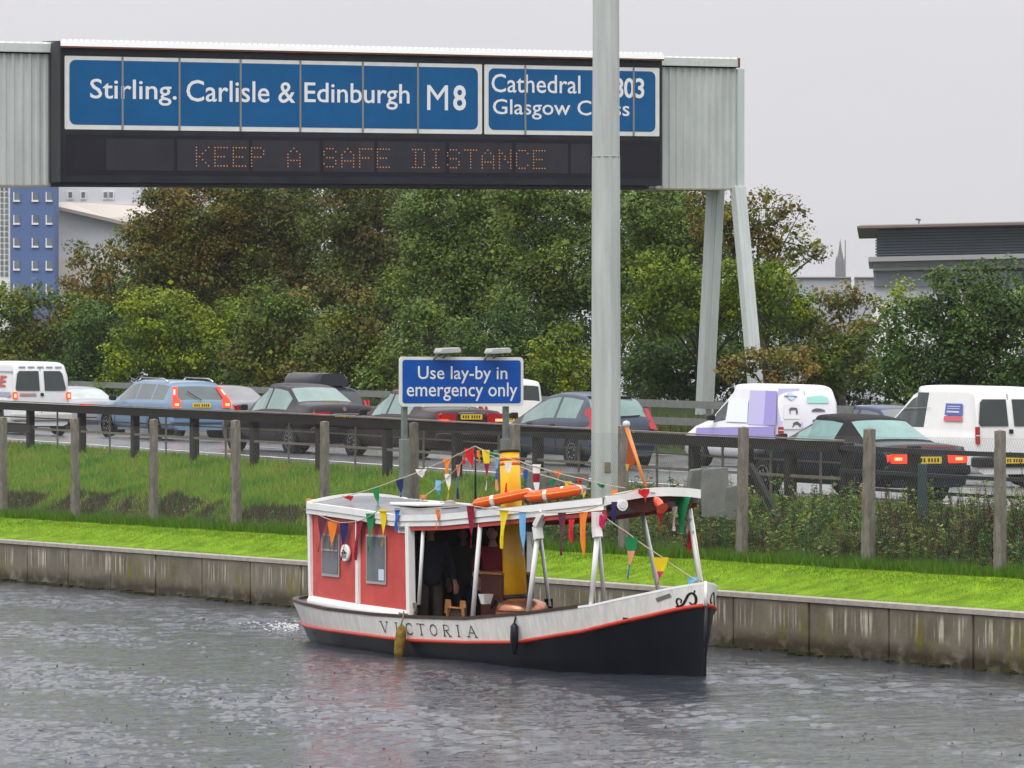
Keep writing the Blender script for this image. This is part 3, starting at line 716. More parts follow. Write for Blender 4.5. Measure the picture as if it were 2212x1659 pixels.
mb = MB(); txt = 'KEEP A SAFE DISTANCE'; r0, r1 = gr(424, YF), gr(1182, YF); adv = (r1 - r0 + .1) / len(txt); zc1 = gz(322, 800, YF) - TILT * gr(800, YF); zc0 = gz(361, 800, YF) - TILT * gr(800, YF)
for i, ch in enumerate(txt):
    if ch == ' ': continue
    for ry, row in enumerate(FONT[ch].split()):
        for rx, b in enumerate(row):
            if b == '1':
                x = r0 + i * adv + rx * adv * .165; z = zc1 + (zc0 - zc1) * ry / 6; h = .017
                mb.prism([gp(x + h * math.cos(a), YF - .016, z + h * math.sin(a)) for a in [math.pi / 3 * q for q in range(6)]], (0, .004, 0))
mb.build('led_message', LED, mbd)
# legs
LEGM = mat('leg_paint', (.48, .52, .505), .5, var=.13, vs=1.2, stretch=(2, 2, .3))
def leg(ut_, vt, ub_, vb, yt, yb, w_):
    a = Vector((gr(ut_, yt), yt, gz(vt, ut_, yt))); b = Vector((gr(ub_, yb), yb, gz(vb, ub_, yb)))
    mb = MB()
    mb.bar(a, b, w_, w_ * .8, up=(0, 1, 0)); mb.bar(a + Vector((w_ * .0, -w_ * .42, 0)), b + Vector((w_ * .0, -w_ * .42, 0)), w_ * .3, w_ * .08, up=(0, 1, 0))
    return mb.build('leg', LEGM, gn, bevel=.02)
leg(1546, 408, 1520, 918, 1.0, 1.9, .42)
leg(1594, 404, 1641, 930, -.05, -1.4, .36)
gbox('end_column', gr(1590) + .012, gr(1604), -.1, .35, zcb, zct - .26, LEGM)
# ------------------------------------------------------------------ vehicles
TYRE = mat('tyre_rubber', (.018, .018, .018), .8); RIM = mat('wheel_rim', (.42, .42, .43), .35, metal=.6)
ARCH = mat('arch_black', (.01, .01, .01), .9); BLKP = mat('black_plastic', (.022, .022, .024), .5)
PLATE = mat('plate_yellow', (.72, .50, .04), .45); PLMARK = mat('plate_marks', (.03, .03, .02), .6)
LAMP_OFF = mat('tail_lamp', (.38, .015, .02), .2, coat=.5)
LAMP_ON = mat('tail_lamp_lit', (.6, .03, .015), .3, emit=(1., .055, .02), es=1.3)
LAMP_HOT = mat('brake_bulb', (1, .3, .2), .3, emit=(1., .3, .12), es=2.2)
CHROME = mat('chrome', (.6, .6, .6), .15, metal=.9)
def glassmat(name, c, r=.08): return mat(name, c, r, coat=.6, var=.3, vs=1.2)
FOG_SKY = glassmat('mist_sky_glass', (.15, .24, .22)); DARKG = glassmat('dark_glass', (.025, .035, .035)); TEAL = glassmat('tinted_mist_sky_glass', (.13, .27, .25)); GREYG = glassmat('grey_glass', (.09, .11, .11))  # misted tones also paint in reflected sky and light through the cars
WHITEG = glassmat('bright_mist_sky_glass', (.42, .47, .47))  # mist plus sky light painted into the colour
def paint(name, c, r=.3): return mat(name, c, r, coat=.3 if max(c) > .1 else .12, var=.06, vs=2, spec=.2)
def lsm(a, b, q): return a + (b - a) * q
def car_body(root, Lg, W, prof, wtop, belt, wins, rearwin, frontwin, pm, gm, rgm=None, topm=None, zs=.24, zbase=0):
    """prof: (x, ztop) from rear to front; wtop: (x, half width of the top edge); belt: (x, z); wins: x ranges of side glass;
    rearwin / frontwin: x range of the screens. Body shell is lofted; glass faces are cut out of the same surface."""
    xs = set()
    for a, b in zip(prof[:-1], prof[1:]):
        n = max(1, int((b[0] - a[0]) / .14)); xs |= {round(lsm(a[0], b[0], k / n), 3) for k in range(n + 1)}
    for a, b in wins + [rearwin, frontwin]: xs |= {round(k_, 3) for k_ in (a, b) if abs(k_) < Lg / 2}
    xs = sorted(xs); h = Lg / 2; secs = []
    for x in xs:
        zt = interp(x, prof); zb = min(interp(x, belt), zt - .015); wt = interp(x, wtop)
        e = max(0, (abs(x) - (h - .45)) / .45); wb = W / 2 * (1 - .13 * e ** 2.2)
        wt = min(wt, wb * .95); gl = lambda q: (lsm(wb * .955, wt, q), lsm(zb, zt - .035, q))
        half = [(0, zs), (wb * .8, zs), (wb * .95, zs + .05), (wb * .99, zs + .2), (wb, zb * .55 + .1), (wb, zb - .16 if zb > .7 else zb * .75), (wb * .985, zb - .05), gl(0), gl(.1), gl(.5), gl(.9), (wt, zt - .03),
                (wt * .93, zt - .004), (wt * .75, zt + .012), (wt * .4, zt + .022), (0, zt + .026)]
        secs.append([Vector((x, y, z)) for y, z in half] + [Vector((x, -y, z)) for y, z in reversed(half[1:-1])])
    n = len(secs[0]); G = {}
    def add(key, f): G.setdefault(key, []).append(f)
    inr = lambda x, ab: ab[0] - 1e-4 <= x <= ab[1] + 1e-4
    for i in range(len(xs) - 1):
        xm = (xs[i] + xs[i + 1]) / 2
        for j in range(n):
            q = (j + 1) % n; f = (secs[i][j], secs[i + 1][j], secs[i + 1][q], secs[i][q]); jj = min(j, n - 1 - j)
            key = 'body'
            if jj in (8, 9):
                for k, ab in enumerate(wins):
                    if inr(xm, ab): key = ('side_window', k, j < n / 2)
            if jj in (12, 13, 14):
                if inr(xm, rearwin): key = 'rear_window'
                if inr(xm, frontwin): key = 'windscreen'
            if key == 'body' and topm and jj >= 8 and xs[0] < xm and rearwin[0] - .05 < xm < frontwin[0]: key = 'soft_top'
            add(key, f)
    add('body', tuple(reversed(secs[0]))); add('body', tuple(secs[-1]))
    for key, fs in G.items():
        m = MB(); name = key if isinstance(key, str) else key[0]
        for f in fs: m.face(f, sm=len(f) == 4)
        mm = {'body': pm, 'soft_top': topm, 'rear_window': rgm or gm, 'windscreen': DARKG}.get(name, gm)
        o = m.build(name, mm, root, merge=True)
    rp = sorted([(b, a) for a, b in prof if a < -h + .9 and b > .3])
    return lambda z: interp(z - .03, rp) - .012     # x of the rear face at height z
def wheels(root, Lg, W, xr, xf, r=.31):
    for x in (xr, xf):
        for sd_ in (1, -1):
            M = Matrix.Translation((x, sd_ * (W / 2 + .012), r)) @ Matrix.Rotation(-sd_ * math.pi / 2, 4, 'X')
            o = MB().lathe([(r * .62, -.2), (r * .97, -.2), (r, -.16), (r, -.03), (r * .93, .0), (r * .64, .0)], 20, M).build('wheel', TYRE, root)
            m = MB().lathe([(r * .64, -.03), (r * .63, .004), (r * .55, -.012), (.06, -.004)], 14, M)
            for k in range(7):
                a = k * 2 * math.pi / 7; c = Vector((math.cos(a) * r * .36, math.sin(a) * r * .36, .0)); m.box(M @ c, (.035, .01, .035))
            m.build('rim', RIM, o)
            M2 = Matrix.Translation((x, sd_ * (W / 2 + .0025), r + .02)) @ Matrix.Rotation(-sd_ * math.pi / 2, 4, 'X')
            MB().lathe([(r * 1.16, -.05), (r * 1.16, .0)], 20, M2).build('wheel_arch', ARCH, root)
def patch(root, name, m, pts, x, th=.02):      # flat shape on the rear face; pts (y, z); x number or function of z
    fx = x if callable(x) else (lambda z: x)
    return MB().prism([(fx(z) - th, y, z) for y, z in pts], (th * 1.5, 0, 0)).build(name, m, root)
def sidepatch(root, name, m, pts, yf, th=.006):
    return MB().prism([(x, yf(x, z) if callable(yf) else yf, z) for x, z in pts], (0, th, 0)).build(name, m, root)
def plate(root, x, z, w_=.5):
    o = patch(root, 'number_plate', PLATE, rrect(-w_ / 2, w_ / 2, z - .055, z + .055, .01), x, .02)
    m = MB(); k = -w_ / 2 + .05
    for i in range(7):
        if i == 4: k += .03
        m.box((x - .022 if not callable(x) else x(z) - .022, k + .02, z), (.004, .03, .062)); k += .058
    m.build('marks', PLMARK, o)
def mirror(root, x, W, z, m):
    for sd_ in (1, -1):
        MB().prism([(x - .07, sd_ * (W / 2 + .02), z - .07), (x + .07, sd_ * (W / 2 + .02), z - .05), (x + .09, sd_ * (W / 2 + .02), z + .04), (x - .07, sd_ * (W / 2 + .02), z + .07)], (0, sd_ * .17, 0)).build('door_mirror', m, root, bevel=.03)
def handles(root, xs_, W, z, m):
    for x in [q_ - .14 for q_ in xs_] + [max(xs_) + .95]:
        for sd_ in (1, -1): MB().box((x, sd_ * (W / 2 - .001), .56), (.011, .008, .52)).build('door_seam', ARCH, root)
    for x in xs_:
        for sd_ in (1, -1): MB().box((x, sd_ * (W / 2 + .008), z), (.17, .025, .03)).build('door_handle', m, root)
def vehicle(name, label, u, t, Lg, group='vehicles queueing on the motorway', ang=0., dz=0.):
    """u, t give the centre of the rear bumper"""
    s, d = ut(u, t); sc_ = s + Lg / 2
    z = min(zroad(s, t), zroad(sc_, t)) + dz
    pitch = math.atan(.0163)
    o = thing(name, label, {'van': 'van'}.get(name.split('_')[-1], 'car'), L(t, s, zroad(s, t) + dz) + Vector((-S_, C_, .0163)) * Lg / 2, TH + math.pi / 2 + ang, group)
    o.rotation_euler = (0, -pitch, TH + math.pi / 2 + ang)
    return o
def saloon(root, Lg, W, H, pm, gm, rgm, lamps='off', lampw=.3, lampz=(.78, .95), lampy=None, platez=.82, topm=None, boot=1.0, wins=None, rim=None, chrome=False, screen=None):
    h = Lg / 2
    xr0, xr1, xf0, xf1 = screen or (-h + .95, -h + 1.62, h - 2.05, h - 1.3)
    prof = [(-h, .50), (-h + .03, .72), (-h + .07, boot - .1), (-h + .16, boot), (xr0, boot + .04), (xr1, H - .06), (xr1 + .4, H - .012), (xr1 + .9, H), (xf0 - .1, H - .03), (xf0, H - .06), (xf1, .98), (h - .5, .84), (h - .12, .72), (h - .02, .56), (h, .45)]
    wt_ = [(-h, W * .44), (-h + .16, W * .42), (xr0, W * .40), (xr1, W * .325), (xf0, W * .335), (xf1, W * .41), (h, W * .40)]
    bl_ = [(-h, .9), (xr0, .93), (0, .90), (xf1, .86), (h, .7)]
    wins = wins or [(xr1 - .35, xr1 + .62), (xr1 + .70, xf0 + .42)]
    rx = car_body(root, Lg, W, prof, wt_, bl_, wins, (xr0 + .06, xr1 - .05), (xf0 + .05, xf1 - .05), pm, gm, rgm, topm)
    wheels(root, Lg, W, -h + 1.0, h - .85)
    z0, z1 = lampz; yo = lampy or W * .415; LM = LAMP_ON if lamps == 'on' else LAMP_OFF
    for sd_ in (1, -1):
        P = rrect(yo - lampw, yo, z0, z1, .03)
        o = patch(root, 'tail_light', LM, [(sd_ * y, z) for y, z in P][::sd_], -h + .05, .045)
        MB().prism([(x, sd_ * (yo + .012), z) for x, z in rrect(-h + .03, -h + .22, z0 + .01, z1 - .01, .03)], (0, sd_ * .03, 0)).build('lens', LM, o)
        if lamps == 'on': MB().box((-h + .0, sd_ * (yo - lampw * .4), (z0 + z1) / 2), (.012, lampw * .4, (z1 - z0) * .35)).build('bulb', LAMP_HOT, o)
    plate(root, -h + .03, platez)
    MB().box((-h + .04, 0, .52), (.18, W * .93, .16)).build('bumper', pm, root, bevel=.05)
    MB().box((-h - .03, 0, .585), (.05, W * .9, .02)).build('bumper_trim', CHROME if chrome else BLKP, root)
    mirror(root, xf1 - .25, W, .98, BLKP); handles(root, (xr1 + .15, xr1 + 1.05), W, .80, pm if not chrome else CHROME)
    if chrome: MB().box((-h + .015, 0, platez + .085), (.03, .62, .028)).build('boot_trim', CHROME, root); patch(root, 'badge', CHROME, [(.045 * math.cos(a * .7), platez + .19 + .045 * math.sin(a * .7)) for a in range(9)], -h + .08, .02)
    return rx
def estate(root, Lg, W, H, pm, gm, rgm, rails=True, lamps='on', highlamps=True, hatch=.42, tumble=.36, belt_=.93, platez=.86, spoiler=False, wiper=True, wins=None, roofr=.12):
    h = Lg / 2; xf0, xf1 = h - 1.95, h - 1.15
    prof = [(-h, .50), (-h + .02, .80), (-h + .05, belt_), (-h + .05 + hatch * .75, H - .16), (-h + .07 + hatch, H - .05), (-h + hatch + .5, H - .01), (0, H), (xf0 - .15, H - .03), (xf0, H - .07), (xf1, 1.0), (h - .45, .86), (h - .1, .72), (h, .45)]
    wt_ = [(-h, W * .46), (-h + .05, W * .45), (-h + .07 + hatch, W * tumble), (xf0, W * tumble), (xf1, W * .42), (h, W * .4)]
    bl_ = [(-h, .95), (0, .93), (xf1, .88), (h, .7)]
    wins = wins or [(-h + .5, -h + 1.2), (-h + 1.28, -h + 2.15), (-h + 2.22, xf0 + .45)]
    rx = car_body(root, Lg, W, prof, wt_, bl_, wins, (-h + .09, -h + .04 + hatch * .8), (xf0 + .05, xf1 - .05), pm, gm, rgm)
    wheels(root, Lg, W, -h + .95, h - .85)
    LM = LAMP_ON if lamps == 'on' else LAMP_OFF
    for sd_ in (1, -1):
        if highlamps:
            mb = MB(); wtf = lambda z: interp(z, [(belt_, W * .455), (H - .1, W * tumble)])
            pts = [(wtf(z) - dy, z) for z, dy in ((.80, .23), (.98, .20), (1.05, .13), (H - .14, .12))] + [(wtf(z) + .005, z) for z in (H - .14, 1.05, .98, .80)]
            o = patch(root, 'tail_light', LM, [(sd_ * y, z) for y, z in pts][::-sd_], lambda z: rx(z) - .005, .02)
            MB().prism([(rx(z) - .03, sd_ * (wtf(z) - .06), z) for z in (1.12, 1.26)] + [(rx(z) - .03, sd_ * (wtf(z) - .01), z) for z in (1.26, 1.12)], (-.006, 0, 0)).build('reversing_lens', mat('clear_lens', (.75, .7, .7), .2), o)
            if lamps == 'on': MB().box((rx(.88) - .035, sd_ * (W * .455 - .11), .88), (.012, .11, .07)).build('bulb', LAMP_HOT, o)
        else:
            o = patch(root, 'tail_light', LM, [(sd_ * y, z) for y, z in [(W * .47 - .13, .86), (W * .475, .84), (W * .44, 1.16), (W * .44 - .05, 1.16)]][::sd_], lambda z: rx(z) - .004, .02)
            MB().prism([(x, sd_ * (W * .46), z) for x, z in ((-h + .03, .85), (-h + .2, .86), (-h + .24, 1.16), (-h + .12, 1.16))], (0, sd_ * .05, 0)).build('lens', LM, o)
    plate(root, -h + .02, platez)
    MB().box((-h + .05, 0, .50), (.18, W * .94, .18)).build('bumper', pm, root, bevel=.05); MB().box((-h - .035, 0, .57), (.05, W * .9, .03)).build('bumper_trim', BLKP, root)
    if wiper:
        z0 = belt_ + .06; MB().bar((rx(z0) - .03, 0, z0), (rx(z0 + .2) - .03, W * .18, z0 + .22) if rails else (rx(z0 + .03) - .03, -W * .25, z0 + .05), .018).build('rear_wiper', BLKP, root)
    if rails:
        for sd_ in (1, -1):
            y = sd_ * W * (tumble - .01)
            MB().tube([(-h + hatch + .25, y, H - .02), (-h + hatch + .5, y, H + .055), (0, y, H + .07), (xf0 - .45, y, H + .05), (xf0 - .2, y, H - .03)], .018, 6).build('roof_rail', CHROME, root)
    if spoiler: MB().box((-h + hatch - .06, 0, H - .06), (.3, W * tumble * 1.8, .035)).build('spoiler', BLKP, root, bevel=.01)
    mirror(root, xf1 - .3, W, 1.0, BLKP); handles(root, (-h + 1.5, -h + 2.4), W, .82, pm)
    return rx
def van(root, Lg, W, H, pm, gm, lamps, rearwins=True, lz=(.86, 1.1), lw=.13, nose=1.45, side_glass=True):
    h = Lg / 2; xf0, xf1 = h - nose - .45, h - nose + .35
    prof = [(-h, .48), (-h + .015, .9), (-h + .03, 1.12), (-h + .10, 1.5), (-h + .17, H - .11), (-h + .24, H - .04), (-h + .4, H - .005), (0, H), (xf0 - .3, H - .04), (xf0, H - .14), (xf1, 1.08), (h - .35, .9), (h - .08, .74), (h, .45)]
    wt_ = [(-h, W * .475), (-h + .03, W * .47), (-h + .17, W * .41), (-h + .5, W * .405), (xf0, W * .38), (xf1, W * .43), (h, W * .4)]
    bl_ = [(-h, 1.0), (xf0, 1.0), (xf1, .95), (h, .7)]
    wins = [(xf0 - .55, xf0 + .55)] if side_glass else [(xf0 + .1, xf0 + .6)]
    rx = car_body(root, Lg, W, prof, wt_, bl_, wins, (-9, -8), (xf0 + .05, xf1 - .05), pm, gm)
    wheels(root, Lg, W, -h + .75, h - .8)
    if rearwins:
        wy = lambda z: interp(z, [(1.1, W * .455), (H - .15, W * .40)])
        for sd_, a in ((1, .05), (-1, .05)):
            zt_, zb_ = H - .22, 1.14; P = [(a, zb_), (wy(zb_) - .09, zb_), (wy(zb_) - .06, zb_ + .05), (wy(zt_) - .06, zt_ - .06), (wy(zt_) - .12, zt_), (a, zt_)]
            if sd_ < 0: P = [(a + .04, zb_), (wy(zb_) - .13, zb_), (wy(zb_) - .10, zb_ + .05), (wy(zt_) - .10, zt_ - .06), (wy(zt_) - .16, zt_), (a + .04, zt_)]
            o = patch(root, 'rear_window', gm, [(sd_ * y, z) for y, z in P][::-sd_], lambda z: rx(z) - .0, .008)
        patch(root, 'door_seam', BLKP, [(-.006, .5), (.006, .5), (.006, H - .12), (-.006, H - .12)], lambda z: rx(z), .004)
        patch(root, 'door_handle', BLKP, rrect(-.05, .03, 1.0, 1.08, .01), lambda z: rx(z), .02)
    for sd_ in (1, -1):
        LM = LAMP_ON if lamps == 'on' else LAMP_OFF; yo = W * .468
        o = patch(root, 'tail_light', LM, [(sd_ * y, z) for y, z in rrect(yo - lw, yo, lz[0], lz[1], .02)][::sd_], lambda z: rx(z) - .003, .02)
        if lamps != 'on': MB().box((rx(.97) - .025, sd_ * (yo - lw / 2), (lz[0] + lz[1]) / 2), (.006, lw, .02)).build('divider', SWHITE, o)
        else: MB().box((rx(.97) - .028, sd_ * (yo - lw / 2), (lz[0] + lz[1]) / 2), (.01, lw * .5, .1)).build('bulb', LAMP_HOT, o)
    MB().box((-h + .03, 0, .47), (.2, W * .97, .19)).build('bumper', mat('bumper_cream', (.45, .45, .42), .5) if lamps == 'on' else BLKP, root, bevel=.04)
    mirror(root, xf1 - .35, W, 1.1, BLKP)
    return rx
VW = paint('van_white', (.66, .67, .68)); VW2 = paint('van_white_clean', (.74, .74, .72))
# 1 white van at the far left
v = vehicle('white_van', 'white van with two dark rear windows and lit tail lamps at the far left', 90, 44.9, 4.1)
rx = van(v, 4.1, 1.72, 1.86, VW, DARKG, 'on', lz=(.92, 1.10))
RED = mat('red_writing', (.50, .10, .10), .5); GREYW = mat('grey_writing', (.25, .26, .30), .5)
yv = lambda x, z: interp(z, [(.6, .862), (1.0, .835), (1.8, .712)]) + .012
# side is to the left of the van: local +y, rear at -x; text runs front to rear when seen from that side (+x to the left)
lettering('OFFICE', 1.2, -1.55, 1.22, 1.52, lambda x, z: (x, yv(x, z), z), RED, v, bold=.03)
sidepatch(v, 'side_stripe', GREYW, [(-1.9, 1.60), (-.6, 1.60), (-.6, 1.63), (-1.9, 1.63)], yv)
sidepatch(v, 'side_stripe', mat('blue_grey_stripe', (.3, .34, .42), .5), [(-1.95, .98), (-.4, .98), (-.4, 1.10), (-1.95, 1.10)], yv)
for k in range(5): patch(v, 'door_writing', GREYW, [(.58 - .25 * k, 1.72), (.58 - .25 * k, 1.755), (.40 - .25 * k, 1.755), (.40 - .25 * k, 1.72)], lambda z: rx(z), .006)
patch(v, 'door_writing', mat('faded_red', (.4, .22, .2), .6), [(.6, 1.0), (.6, 1.07), (.15, 1.07), (.15, 1.0)], lambda z: rx(z), .006)
# 2 silver saloon
v = vehicle('saloon_car', 'silver saloon with pale rear screen and two lit tail lamps behind the white van', 231, 50.9, 4.5, dz=-.14)
saloon(v, 4.5, 1.72, 1.40, paint('silver_grey', (.30, .31, .34)), GREYG, WHITEG, 'on', .22)
# 3 pale blue estate
v = vehicle('estate_car', 'pale blue estate car with roof rails and tall lit tail lamps', 436, 47.6, 4.7, dz=.05)
estate(v, 4.7, 1.78, 1.46, paint('pale_blue', (.17, .26, .37)), GREYG, GREYG)
# 4 grey saloon behind
v = vehicle('saloon_car', 'grey saloon half hidden between the blue estate and the dark plum saloon', 562, 52.2, 4.4)
saloon(v, 4.4, 1.7, 1.43, paint('mid_grey', (.23, .23, .25)), GREYG, glassmat('grey_screen', (.22, .22, .23)), 'off', .26)
# 5 dark plum saloon
PLUM = paint('dark_plum', (.014, .009, .014))
v = vehicle('saloon_car', 'dark plum saloon with misted rear screen painted pale with sky light and a yellow strip on its shelf', 747, 43.8, 4.6)
saloon(v, 4.6, 1.76, 1.50, PLUM, FOG_SKY, FOG_SKY, 'off', .34, (.80, .93), platez=.80, chrome=True, boot=1.06)
MB().box((-4.6 / 2 + 1.05, -.15, 1.155), (.03, .42, .04)).build('rear_shelf_strip', mat('yellow_strip', (.8, .55, .05), .5, emit=(1, .7, .1), es=.15), v)
# 6 dark car with roof box
v = vehicle('roof_box_car', 'dark car carrying a black and grey roof box behind the plum saloon', 738, 52.2, 4.4)
estate(v, 4.4, 1.75, 1.50, paint('blue_black', (.02, .022, .035)), DARKG, DARKG, rails=False, highlamps=False, wiper=False, lamps='off')
rb = MB().grid([[(x, y * k, z) for y, z in ((-.5, 1.52), (-.52, 1.66), (-.40, 1.82), (0, 1.85), (.40, 1.82), (.52, 1.66), (.5, 1.52))] for x, k in ((-1.7, .75), (-1.62, .9), (-1.3, 1), (0, 1), (.3, .8), (.5, .5))], sm=True)
rb.face([(-1.7, y * .75, z) for y, z in ((-.5, 1.52), (-.52, 1.66), (-.40, 1.82), (0, 1.85), (.40, 1.82), (.52, 1.66), (.5, 1.52))])
rb.build('roof_box', mat('roof_box_plastic', (.035, .037, .045), .35), v)
# 7 second dark plum saloon
v = vehicle('saloon_car', 'dark maroon saloon with bright yellow plate directly under the blue lay-by sign', 1019, 44.5, 4.6)
saloon(v, 4.6, 1.76, 1.46, paint('dark_maroon', (.022, .008, .012)), FOG_SKY, FOG_SKY, 'off', .36, (.80, 1.0), platez=.93, chrome=True, boot=1.05)
for sd_ in (1, -1): MB().box((-2.29, sd_ * .66, .86), (.02, .2, .05)).build('bulb', LAMP_HOT if sd_ < 0 else LAMP_ON, v)
# 8 white off-roader behind the sign
v = vehicle('off_roader', 'white tall off-roader mostly hidden behind the blue lay-by sign', 1112, 52.6, 4.6)
v['category'] = 'car'
estate(v, 4.6, 1.82, 1.82, paint('cream_white', (.68, .68, .63)), GREYG, DARKG, rails=False, highlamps=False, hatch=.14, tumble=.42, belt_=1.05, wiper=False, lamps='off')
# 9 blue grey hatchback
v = vehicle('hatchback_car', 'slate blue hatchback with arched roof partly behind the lighting mast', 1347, 46.0, 3.85)
h = 3.85 / 2; SL = paint('slate_blue', (.055, .068, .095)); W = 1.67; H = 1.51
prof = [(-h, .5), (-h + .03, .85), (-h + .08, .97), (-h + .42, 1.36), (-h + .62, H - .06), (-h + 1.1, H - .01), (-h + 1.6, H), (-.1 + .2, H - .05), (.45, H - .16), (1.12, 1.02), (h - .4, .88), (h - .1, .72), (h, .45)]
rx = car_body(v, 3.85, W, prof, [(-h, W * .45), (-h + .6, W * .33), (0, W * .335), (.5, W * .35), (1.12, W * .42), (h, W * .4)], [(-h, .97), (0, .94), (h, .72)],
              [(-h + .62, -h + 1.42), (-h + 1.52, .95)], (-h + .14, -h + .5), (.5, 1.05), SL, FOG_SKY, FOG_SKY)
wheels(v, 3.85, W, -h + .65, h - .75); plate(v, -h + .01, .72)
for sd_ in (1, -1):
    o = patch(v, 'tail_light', LAMP_OFF, [(sd_ * y, z) for y, z in ((.62, .80), (.79, .78), (.70, 1.22), (.62, 1.22))][::sd_], lambda z: rx(z) - .004, .02)
    MB().prism([(rx(z) + dx, sd_ * y, z) for z, dx, y in ((.80, .0, .76), (.80, .22, .80), (1.2, .14, .665), (1.2, .0, .655))], (0, sd_ * .02, 0)).build('lens', LAMP_OFF, o)
MB().box((-h + .04, 0, .52), (.18, W * .94, .17)).build('bumper', SL, v, bevel=.05)
MB().box((-h + .55, 0, H - .07), (.22, 1.0, .03)).build('spoiler', BLKP, v); MB().bar((rx(1.05) - .03, .1, 1.04), (rx(1.1) - .03, -.45, 1.07), .02).build('rear_wiper', BLKP, v)
mirror(v, .98, W, 1.02, BLKP); handles(v, (-.45, .5), W, .85, BLKP); MB().box((-.2, W / 2 + .004, .62), (2.9, .02, .04)).build('side_moulding', SL, v)
# 10 purple and white van
v = vehicle('livery_van', 'white van with pale violet livery, seen above the barrier right of the gantry legs', 1748, 52.6, 3.95)
v['category'] = 'van'
PURP = mat('violet_livery', (.33, .28, .62), .4, coat=.5); PVIO = mat('pale_violet', (.50, .47, .74), .4, coat=.5); TURQ = mat('turquoise_livery', (.35, .68, .62), .4, coat=.4); INK = mat('livery_ink', (.12, .10, .14), .5)
rx = van(v, 3.95, 1.72, 1.84, paint('van_body_white', (.76, .76, .80)), GREYG, 'off', rearwins=False, lz=(.8, .95), side_glass=False)
yv = lambda x, z: interp(z, [(.6, .862), (1.0, .832), (1.8, .704)]) + .012
sp_ = lambda n, m, pts: sidepatch(v, n, m, pts, yv)
sp_('livery_panel', PURP, [(-1.9, .68), (1.3, .68), (1.3, .86), (-1.9, .96)][::-1]); sp_('livery_panel', PVIO, [(-.80, .98), (-1.45, .98), (-1.35, 1.72), (-.72, 1.72)])
sp_('livery_panel', PURP, [(-1.451, .98), (-1.93, .98), (-1.80, 1.72), (-1.351, 1.72)]); 
sp_('livery_panel', mat('pale_panel', (.8, .84, .83), .35), [(.10, 1.02), (-.78, 1.02), (-.70, 1.52), (.10, 1.52)])
pp = lambda n, m, pts: patch(v, n, m, pts, lambda z: rx(z), .006)
pp('livery_panel', PVIO, [(.80, .92), (.70, 1.78), (.16, 1.78), (.16, .92)][::-1])
o = pp('livery_panel', mat('livery_paper', (.75, .75, .76), .4), [(.66, 1.12), (.60, 1.44), (.24, 1.44), (.24, 1.12)][::-1])
patch(v, 'livery_panel', mat('livery_paper', (.75, .75, .76), .4), [(.70, .90), (.68, 1.08), (.22, 1.08), (.22, .90)][::-1], lambda z: rx(z), .012)
patch(v, 'livery_disc', mat('pale_blue_disc', (.5, .65, .75), .4), [(.42 + .085 * math.cos(a * .4), 1.62 + .09 * math.sin(a * .4)) for a in range(16)], lambda z: rx(z), .012)
patch(v, 'livery_line', INK, [(.58, 1.615), (.26, 1.6), (.26, 1.612), (.58, 1.627)], lambda z: rx(z), .018)
patch(v, 'livery_photo', INK, [(.5, 1.34), (.44, 1.37), (.3, 1.36), (.29, 1.25), (.33, 1.22), (.33, 1.32), (.47, 1.31), (.49, 1.22)], lambda z: rx(z), .02)
patch(v, 'livery_photo', INK, [(.45, .93), (.42, 1.04), (.32, 1.07), (.22, 1.0), (.25, .93), (.3, .99), (.37, 1.0)], lambda z: rx(z), .02)
pp('livery_panel', TURQ, [(.02, 1.46), (-.0, 1.60), (-.40, 1.63), (-.52, 1.58), (-.54, 1.46)])
for z_ in (1.30, 1.08): patch(v, 'livery_car_picture', INK, [(-.08, z_ - .02), (-.1, z_ + .02), (-.2, z_ + .05), (-.3, z_ + .045), (-.42, z_ + .01), (-.42, z_ - .02)], lambda z: rx(z), .008)
patch(v, 'livery_car_picture', mat('livery_red', (.5, .08, .06), .5), [(-.05, .90), (-.08, .94), (-.2, .97), (-.3, .96), (-.38, .92), (-.38, .90)], lambda z: rx(z), .008)
patch(v, 'door_seam', GREYW, [(.06, .5), (.05, 1.72), (.062, 1.72), (.072, .5)], lambda z: rx(z), .004)
# 11 dark convertible
v = vehicle('convertible_car', 'dark grey convertible with black fabric roof and glowing tail lamps, nearest the barrier', 2006, 40.2, 4.4)
saloon(v, 4.4, 1.71, 1.35, paint('charcoal', (.013, .016, .024)), TEAL, TEAL, 'on', .34, (.63, .77), lampy=.72, platez=.68, topm=mat('soft_top_fabric', (.02, .018, .018), .85, var=.2), boot=.90,
       screen=(-1.35, -.72, .15, .88), wins=[(-.62, .55)])
MB().box((-2.17, 0, .88), (.02, 1.0, .018)).build('boot_stripe', LAMP_OFF, v)
# 12 dark blue car behind
v = vehicle('saloon_car', 'dark blue car showing only its roof between the two right hand vans', 2030, 56.5, 4.3)
saloon(v, 4.3, 1.72, 1.45, paint('navy', (.03, .045, .10)), GREYG, GREYG, 'off')
